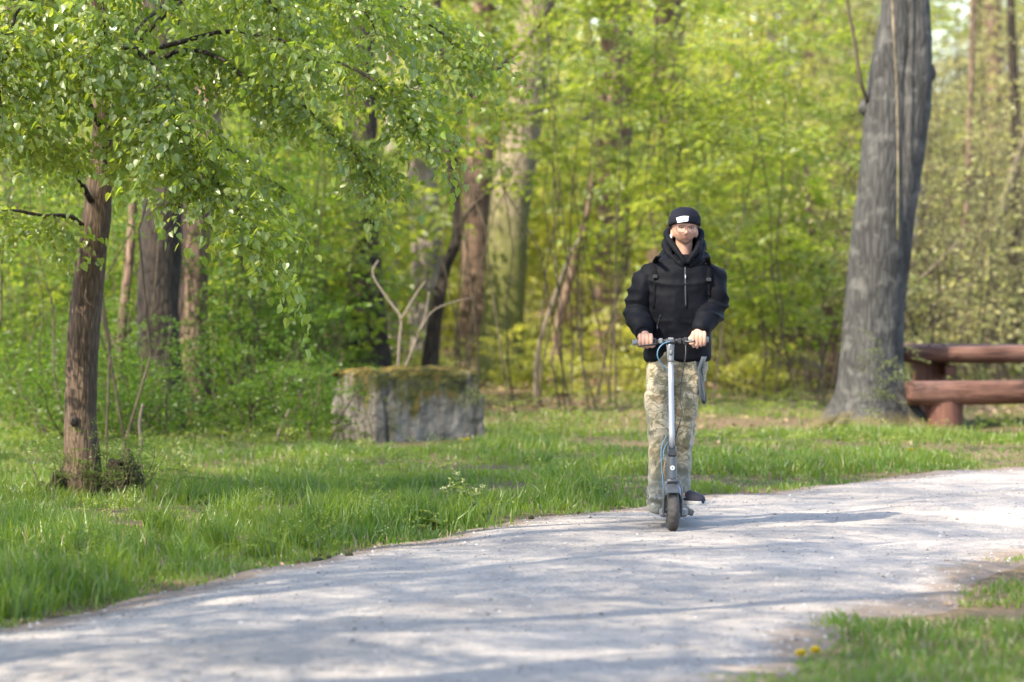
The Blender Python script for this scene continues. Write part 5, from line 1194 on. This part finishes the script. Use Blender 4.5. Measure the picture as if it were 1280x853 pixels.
def person():
    mb = MB(); mb.add(*head_shape())
    for s in (-1, 1): mb.add(*ellipsoid((uh + s * .0705, HV + .012, zE - .030), (.0105, .017, .029), 14, 10, (R(-12), 0, R(-18 * s))))
    cb = np.array([.05, HV + .02, 0])
    mb.add(*rtube([(uh, HV + .016, zC + .06), (uh - .004, HV + .022, zC - .03), (uh - .012, HV + .03, zC - .13)], [.050, .050, .058], 20))
    mb.add(*loft([(.05, HV + .02, .93, .15, .10), (.05, HV + .02, 1.1, .14, .095), (.055, HV + .02, 1.3, .155, .105), (.06, HV + .02, 1.45, .16, .10), (.07, HV + .02, 1.54, .09, .07)]))
    mb.add(*rtube([(SHL + cb) / 2 + [0, 0, .73], SHL, ELL, WRL], [.06, .055, .045, .03], 14)); mb.add(*rtube([(SHR + cb) / 2 + [0, 0, .73], SHR, ELR, WRR], [.06, .055, .045, .03], 14))
    hand(mb, HL, 1, WRL); hand(mb, HR, -1, WRR, .012)
    mb.add(*rtube([(-.04, HV, .94), (-.06, HV - .04, .55), (-.062, HV - .07, .20)], [.085, .055, .04], 14)); mb.add(*rtube([(.12, HV, .94), (.085, HV + .02, .55), (.070, HV + .06, .20)], [.085, .055, .04], 14))
    mb.add(*ellipsoid((-.066, HV - .10, .175), (.035, .08, .035))); mb.add(*ellipsoid((.085, HV + .03, .175), (.035, .07, .035)))
    me = fuse("person", mb, .0048, 2, None, .4)
    me.materials.append(M['skin']); me.materials.append(M['lip'])
    nf = len(me.polygons); cc = np.zeros(nf * 3, np.float32); me.polygons.foreach_get("center", cc); cc = cc.reshape(-1, 3)
    lip = (np.abs((cc[:, 0] - FX) / .0175) ** 2 + np.abs((cc[:, 2] - zM) / .0062) ** 2 < 1) & (cc[:, 1] < HV - .06); me.polygons.foreach_set("material_index", lip.astype(np.int32))
    body = link("person", me, None, None, O)
    tag(body, "rider in black beanie, black hooded jacket and baggy patterned khaki trousers on the scooter", 'person')
    hb = bvh_of(me)
    def face(x, z, off=0.0):
        h = hb.ray_cast(Vector((x, -1, z)), Vector((0, 1, 0))); return np.array([x, (h[0].y if h[0] else HV - .09) - off, z])
    # eyes, brows, hair, glasses
    for s in (-1, 1):
        p = face(FX + s * .030, zE, 0) + [0, .0055, 0]; o = MB().ell(p, (.0125, .010, .0048), 16, 10).obj("eye", M['eye_white'], body, True); MB().ell(p + [.001, -.0072, .0005], (.0068, .0034, .0048), 12, 8).obj("iris", M['iris'], o, True)
        q = [face(FX + s * a_, zE + b_, .0015) for a_, b_ in ((.014, .0125), (.026, .0165), (.038, .0155), (.046, .011))]; MB().tube(spline(q, 3), np.linspace(.0036, .0022, 10), 6).obj("eyebrow", M['hair'], body, True)
        q = [face(FX + s * a_, zE + b_, .0012) for a_, b_ in ((.017, .002), (.026, .0068), (.035, .0062), (.044, .001))]; MB().tube(spline(q, 3), np.full(10, .0026), 5).obj("eyelash", M['iris'], body, True)
    g = np.random.default_rng(4)
    for s in (-1, 1):
        mb = MB()
        for k in range(26):
            a0 = R(g.uniform(-35, 70)); x = uh + s * (.0705 + .004) * math.cos(a0 * .55); y = HV + .005 + .075 * math.sin(a0); z1 = zB - g.uniform(.005, .05) * (1 if a0 > 0 else .7)
            mb.tube([(x, y, zB + .03), (x + s * .002, y + .004, (zB + z1) / 2 + .01), (x - s * .001, y + .010, z1)], [.005, .004, .0015], 5)
        mb.obj("hair", M['hair'], body, True)
    yg = face(FX, zE, 0)[1] - .014; mbf = MB(); lenses = []
    for s in (-1, 1):
        c = np.array([FX + s * .031, yg + .003, zE - .004]); a = np.linspace(0, 2 * math.pi, 41); rx, rz = .0265, .0225; ex = np.sign(np.cos(a)) * np.abs(np.cos(a)) ** .8; ez = np.sign(np.sin(a)) * np.abs(np.sin(a)) ** .8
        ring = np.stack([c[0] + rx * ex, c[1] + .004 * ex * s * ex * s, c[2] + rz * ez - .003 * (ez < 0) * 0], -1); mbf.tube(ring, .0019, 6, 0, False)
        lenses.append((c, ring)); e = np.array([uh + s * .0735, HV + .0, zE + .006]); mbf.tube(spline([ring[0 if s > 0 else 20] + [0, 0, .008], (c + e) / 2 + [s * .022, .004, .010], e], 4), .0015, 6)
    mbf.tube(spline([(FX - .0045, yg + .001, zE), (FX, yg - .001, zE + .003), (FX + .0045, yg + .001, zE)], 3), .0013, 6); gl = mbf.obj("glasses", M['gold'], body, True)
    for c, ring in lenses:
        n = 40; V = np.vstack([ring[:n], c + [0, -.001, 0]]); MB().add(V, [(n, j, (j + 1) % n) for j in range(n)]).obj("lens", M['lens'], gl, True)
    p = np.array([uh - .078, HV - .002, zE - .044]); MB().ell(p, (.007, .007, .009), 12, 8).tube([p + [0, -.004, 0], p + [.004, -.010, -.022]], [.0035, .003], 8).obj("earbud", M['white'], body, True)
    # beanie with turned-up cuff and patch
    def cap_ring(z, k): return (uh + .001, HV + .008, z, .0885 * k, .108 * k)
    zc_ = zB - .003; mb = MB(); rings = [cap_ring(zc_ + .004, .97), cap_ring(zc_ + .03, 1.0), cap_ring(zc_ + .052, .985), cap_ring(zc_ + .068, .92), cap_ring(zc_ + .083, .79), cap_ring(zc_ + .094, .58), cap_ring(zc_ + .100, .34), cap_ring(zc_ + .102, .10)]
    V, T, Q = loft(rings, 72, 2.05); V = V + (.002 * noise3(V * 25, 5))[:, None] * np.array([1, 1, .5]); sl = (V[:, 1] - HV) * -.12; V[:, 2] += sl
    bn = MB().add(V, T, Q).obj("beanie", M['beanie'], body, True)
    V, T, Q = loft([cap_ring(zc_ - .006, 1.00), cap_ring(zc_ - .004, 1.045), cap_ring(zc_ + .01, 1.06), cap_ring(zc_ + .034, 1.06), cap_ring(zc_ + .046, 1.045), cap_ring(zc_ + .048, .99)], 96, 2.05); V = V + (.0015 * noise3(V * 30, 6))[:, None] * np.array([1, 1, .5]); V[:, 2] += (V[:, 1] - HV) * -.16
    cf = MB().add(V, T, Q).obj("cuff", M['beanie'], bn, True); cb_ = BVHTree.FromPolygons([tuple(v) for v in V], [tuple(q) for q in Q])
    def on_cuff(px, py, off):
        q = Lc(px, py, HV - .11); h = cb_.ray_cast(Vector((q[0], -1, q[2])), Vector((0, 1, 0))); return np.array([q[0], (h[0].y if h[0] else HV - .11) - off, q[2]])
    rows = 5; cols = 14; V = []
    for i in range(rows):
        f = i / (rows - 1); x0, x1 = 845.3 + 1.6 * f, 861.2 - 1.2 * f
        for j in range(cols):
            h = j / (cols - 1); x = x0 + (x1 - x0) * h; y = 272.6 - 2.0 * h + f * 6.2 - 1.2 * math.sin(h * math.pi) * (1 - f) + .9 * math.sin(h * math.pi) * f * 0; V.append(on_cuff(x, y, .0025))
    i = np.arange(rows - 1)[:, None] * cols + np.arange(cols - 1); Q = np.stack([i, i + 1, i + cols + 1, i + cols], -1).reshape(-1, 4); pt = MB().add(V, None, Q[:, ::-1]).obj("patch", M['patch'], cf, True)
    mb = MB(); lx = np.linspace(847.2, 859.6, 8)                      # woven lettering too small to read: a row of strokes and a short bar
    for k, x in enumerate(lx):
        yb = 273.6 - 2.0 * (k / 7); mb.tube([on_cuff(x, yb - .2, .0032), on_cuff(x + .5 * (k % 2), yb + 1.7, .0032)], .0016, 5)
        if k % 3: mb.tube([on_cuff(x, yb + (1.6 if k % 2 else -.1), .0032), on_cuff(x + .95, yb + (1.5 if k % 2 else -.2), .0032)], .0012, 5)
    mb.tube([on_cuff(852.5, 276.4, .0032), on_cuff(856.5, 275.4, .0032)], .0024, 5); mb.tube([on_cuff(849.0, 277.0, .0032), on_cuff(850.4, 276.7, .0032)], .0014, 5); mb.obj("patch_lettering", M['patch_ink'], pt)
    # jacket
    cx = .052; mb = MB()
    hem = Lc(0, 450.5, HV)[2]
    mb.add(*loft([(cx - .004, HV + .01, hem, .178, .138), (cx - .004, HV + .01, hem + .012, .187, .146), (cx - .002, HV + .01, hem + .10, .188, .150), (cx, HV + .012, 1.20, .190, .152), (cx + .003, HV + .015, 1.32, .198, .155), (cx + .006, HV + .018, 1.42, .204, .150), (cx + .010, HV + .02, 1.49, .190, .135), (cx + .016, HV + .025, 1.545, .140, .112), (cx + .024, HV + .028, 1.575, .090, .085)], 40))
    for sh, el, wr in ((SHL, ELL, WRL), (SHR, ELR, WRR)):
        d = unit(wr - el); out = np.array([-1.0 if sh is SHL else 1.0, 0, 0])
        mb.add(*rtube([sh * .5 + np.array([cx, HV + .02, 1.50]) * .5, sh + [0, .0, -.012], (sh + el) / 2 + out * .010, el + out * .003 + [0, .025, 0], (el + wr) / 2 + [0, 0, -.003], wr - d * .012], [.078, .076, .071, .071, .063, .047], 22, 6))
    def folds(co, no):
        arm = np.clip((np.abs(co[:, 0] - cx) - .15) / .05, 0, 1); q = co * np.array([6, 6, 19]) + .8 * np.stack([noise3(co * 5, 21), noise3(co * 5, 22), noise3(co * 5, 23)], -1)
        r = 1 - np.abs(noise3(q, 24)) * 2; r2 = 1 - np.abs(noise3(co * np.array([9, 9, 6]) + 3, 25)) * 2
        return (.0065 * arm + .0055) * r + .0105 * r2 * (1 - .5 * arm) + .0015 * noise3(co * 40, 26)
    jm = fuse("jacket", mb, .0065, 4, folds); jk = link("jacket", jm, M['jacket'], body); jb = bvh_of(jm)
    def front(px, py, off=0.0, v=.3):
        q = Lc(px, py, v); h = jb.ray_cast(Vector((q[0], -1, q[2])), Vector((0, 1, 0))); return np.array([q[0], (h[0].y if h[0] else v) - off, q[2]])
    def ribbon(name, pts, wd, th, m, parent, n=5, off=.004):
        c = spline([front(x, y, off) for x, y in pts], n)
        mb = MB(); mb.tube(c, np.stack([np.full(len(c), wd / 2), np.full(len(c), th / 2)], -1), 8, 0, True, 1, (1, 0, 0)); return mb.obj(name, m, parent, True)
    ribbon("zip", [(857, 334), (857, 350), (857, 366), (857.5, 384)], .010, .006, M['zip'], jk); MB().box(front(857, 346, .010), (.006, .004, .022), None, .001).obj("zip_pull", M['logo_grey'], jk)
    ribbon("pocket_zip", [(821, 414), (823, 404), (826, 394)], .006, .005, M['zip'], jk); MB().box(front(822, 409, .008), (.005, .004, .02), None, .001).obj("zip_pull", M['logo_grey'], jk)
    ribbon("chest_logo", [(876.5, 330.3), (880, 329.6), (886.5, 330.2)], .003, .002, M['logo_grey'], jk)
    for sh, el, wr in ((SHL, ELL, WRL), (SHR, ELR, WRR)):
        d = unit(wr - el); mb = MB(); c = [wr - d * .030, wr - d * .018, wr - d * .002, wr + d * .006]; mb.tube(np.array(c), [.050, .0535, .052, .046], 22); mb.obj("cuff", M['jacket'], jk, True)
    # hood lying up round the neck
    hd = MB(); zz = zE
    for s in (-1, 1):
        hd.add(*rtube([(FX + s * .010, HV - .115, zC - .105), (FX + s * .040, HV - .105, zC - .058), (FX + s * .070, HV - .062, zC - .014), (uh + s * .090, HV + .0, zC + .030), (uh + s * .096, HV + .065, zC + .066), (uh + s * .060, HV + .135, zC + .085), (uh, HV + .15, zC + .085)], [.012, .016, .018, .019, .022, .030, .034], 16))
        hd.add(*rtube([(FX + s * .018, HV - .112, zC - .130), (FX + s * .060, HV - .095, zC - .092), (uh + s * .090, HV - .050, zC - .052), (uh + s * .105, HV + .03, zC - .015), (uh + s * .095, HV + .10, zC + .015), (uh + s * .06, HV + .15, zC + .030), (uh, HV + .165, zC + .03)], [.008, .013, .019, .024, .030, .036, .04], 16))
        hd.add(*rtube([(FX + s * .05, HV - .085, zC - .13), (uh + s * .095, HV - .05, zC - .105), (uh + s * .115, HV + .04, zC - .085), (uh + s * .09, HV + .12, zC - .06), (uh, HV + .16, zC - .05)], [.022, .030, .036, .040, .042], 16))
    hm = fuse("hood", hd, .006, 16, lambda co, no: .0035 * (1 - 2 * np.abs(noise3(co * np.array([9, 9, 6]), 31))) + .002 * noise3(co * 35, 32)); link("hood", hm, M['jacket'], body)
    # toggle tabs of the hood
    MB().box(Lc(881.5, 311.5, HV + .02), (.022, .014, .012), (0, R(25), 0), .003).obj("hood_tab", M['strap'], body)
    # trousers
    mb = MB(); mb.add(*loft([(.046, HV + .01, .84, .148, .115), (.046, HV + .01, .92, .162, .125), (.048, HV + .01, hem + .05, .168, .128)], 36))
    L1 = [(-.056, HV, .93, .088, .115), (-.066, HV - .02, .80, .078, .112), (-.071, HV - .05, .66, .067, .105), (-.066, HV - .065, .52, .057, .095), (-.064, HV - .07, .38, .055, .090), (-.064, HV - .06, .27, .058, .088), (-.070, HV - .075, .20, .056, .105), (-.076, HV - .085, .15, .054, .118), (-.079, HV - .085, .105, .044, .110)]
    L2 = [(.118, HV + .01, .93, .098, .118), (.098, HV + .01, .80, .080, .112), (.092, HV + .01, .66, .068, .105), (.080, HV + .015, .52, .056, .098), (.070, HV + .03, .38, .050, .09), (.064, HV + .05, .27, .050, .086), (.066, HV + .06, .21, .050, .085), (.070, HV + .06, .178, .044, .08)]
    L1 = [(u_ + .006, v_, z_, a_ * .87, b_ * .92) for u_, v_, z_, a_, b_ in L1]; L2 = [(u_ - .004, v_, z_, a_ * .87, b_ * .92) for u_, v_, z_, a_, b_ in L2]
    mb.add(*loft(L1[::-1], 32)); mb.add(*loft(L2[::-1], 32))
    def tf(co, no):
        lo = np.clip((.42 - co[:, 2]) / .2, 0, 1); w_ = np.stack([noise3(co * 4, 41), noise3(co * 4, 42), noise3(co * 4, 43)], -1)
        r1 = 1 - 2 * np.abs(noise3(co * np.array([17, 17, 4]) + w_, 44)); r2 = 1 - 2 * np.abs(noise3(co * np.array([6, 6, 24]) + w_ * 1.5, 45)); return .018 * r1 * (1 - .5 * lo) + .015 * r2 * lo + .008 * r2
    tm_ = fuse("trousers", mb, .0065, 4, tf); tr = link("trousers", tm_, M['trousers'], body)
    # blue-grey cloth hanging at the hip
    rows = [(871, 884, 446), (870.5, 878, 462), (872, 880.5, 478), (874, 882.5, 492), (876.5, 883, 501), (879, 882, 505)]; V = []
    for i, (a_, b_, y) in enumerate(rows):
        for s in (0, 1):
            for j in range(5): q = Lc(a_ + (b_ - a_) * j / 4, y, HV - .11 + .02 * i * .4); V.append(q + [0, s * .014 + .010 * math.sin(j * 2.1 + i), 0])
    n = len(rows); Q = []
    for i in range(n - 1):
        for j in range(4): a_ = i * 10 + j; Q += [(a_, a_ + 10, a_ + 11, a_ + 1), (a_ + 5, a_ + 6, a_ + 16, a_ + 15)]
        Q += [(i * 10, i * 10 + 5, i * 10 + 15, i * 10 + 10), (i * 10 + 4, i * 10 + 14, i * 10 + 19, i * 10 + 9)]
    Q += [(k, k + 1, k + 6, k + 5) for k in range(4)] + [((n - 1) * 10 + k, (n - 1) * 10 + k + 5, (n - 1) * 10 + k + 6, (n - 1) * 10 + k + 1) for k in range(4)]
    MB().add(V, None, Q).obj("hanging_cloth", M['blue_cloth'], tr, True)
    # shoes
    def shoe(pos, yaw):
        sec = [(.125, .020, .03), (.120, .031, .068), (.09, .036, .088), (.05, .038, .086), (.01, .041, .070), (-.04, .045, .056), (-.09, .047, .046), (-.13, .041, .038), (-.155, .027, .028), (-.163, .012, .016)]
        k = 14; V = []
        for y, w_, h_ in sec:
            for j in range(k): a_ = j / k * 2 * math.pi; sx = math.cos(a_); sz = math.sin(a_); V.append((w_ * np.sign(sx) * abs(sx) ** .8, y, .026 + (h_ * sz if sz > 0 else .018 * sz)))
        n = len(sec); Q = ring_faces(n, k); V = np.vstack([np.array(V), [(0, .127, .035)], [(0, -.166, .03)]]); T = [(n * k, (j + 1) % k, j) for j in range(k)] + [(n * k + 1, (n - 1) * k + j, (n - 1) * k + (j + 1) % k) for j in range(k)]
        o = MB().add(V, T, Q).obj("shoe", M['canvas'], body, True, loc=pos, rot=(0, 0, yaw))
        out = [(w_ + .005, y) for y, w_, h_ in sec]; ol = [(w_, y) for w_, y in out] + [(-w_, y) for w_, y in out[::-1]]; m_ = len(ol); V = [(x, y, z) for z in (.0, .004, .020, .023) for x, y in [(px_ * (0.96 if z in (.0, .023) else 1), py_ * (0.985 if z in (.0, .023) else 1)) for px_, py_ in ol]]
        Q = ring_faces(4, m_)[:, ::-1]; V = np.vstack([V, [(0, 0, 0)], [(0, 0, .023)]]); T = [(4 * m_, j, (j + 1) % m_) for j in range(m_)] + [(4 * m_ + 1, 3 * m_ + (j + 1) % m_, 3 * m_ + j) for j in range(m_)]
        MB().add(V, T, Q).obj("sole", M['sole'], o, False)
        for s in (-1, 1): MB().tube(spline([(s * .036, .10, .055), (s * .043, .04, .060), (s * .0475, -.01, .048), (s * .046, -.06, .042)], 4), .0026, 6).obj("side_stripe", M['sole'], o, True)
        for j in range(4): MB().tube(spline([(-.020, -.01 - .022 * j, .068 - .006 * j), (0, -.012 - .022 * j, .0755 - .0065 * j), (.020, -.01 - .022 * j, .068 - .006 * j)], 3), .0025, 5).obj("lace", M['sole'], o, True)
        return o
    zd = .1255
    shoe((.088, HV + .025, zd), R(40)); shoe((-.066, HV - .015, zd), R(-2))
    # backpack worn behind: its own thing
    bp = empty("backpack", O + np.array([cx, HV + .20, 1.06])); bpo = np.array([cx, HV + .20, 1.06])
    mb = MB(); mb.box((0, .06, .22), (.28, .15, .44), None, .05); me = fuse("pack_body", mb, .012, 5, lambda co, no: .006 * fbm(co * 9, 2, 51)); link("pack_body", me, M['strap'], bp)
    mb = MB(); mb.box((0, .15, .14), (.22, .06, .22), None, .025); mb.obj("pack_pocket", M['strap'], bp)
    for pts, wd in (([(829, 317), (822.5, 321), (820, 328), (819, 338), (819.5, 346)], .034), ([(877, 316), (884, 322), (886.5, 330), (887, 342), (886.5, 350)], .032)):
        c = [front(x, y, .008) for x, y in pts]; c = spline(c[1:], 5) - bpo; mb = MB(); mb.tube(c, np.stack([np.full(len(c), wd / 2), np.full(len(c), .006)], -1), 8, 0, True, 1, (1, 0, 0)); mb.obj("shoulder_strap", M['strap'], bp, True)
        e = front(*pts[-1], .014) - bpo; MB().box(e, (.03, .012, .022), None, .004).obj("buckle", M['black_plastic'], bp)
        dx = -1 if pts[0][0] < 850 else 1; c = spline([front(pts[-1][0] + a_ * dx, pts[-1][1] + b_, .006) for a_, b_ in (((0, 0), (.4, 8), (.6, 14), (.6, 20)) if dx > 0 else ((0, 0), (.5, 14), (1, 28), (2, 40)))], 4) - bpo; mb = MB(); mb.tube(c, np.stack([np.full(len(c), .009), np.full(len(c), .003)], -1), 6, 0, True, 1, (1, 0, 0)); mb.obj("webbing", M['strap'], bp, True)
    tag(bp, "black backpack worn on the rider's back, straps over the jacket", 'backpack')
person()
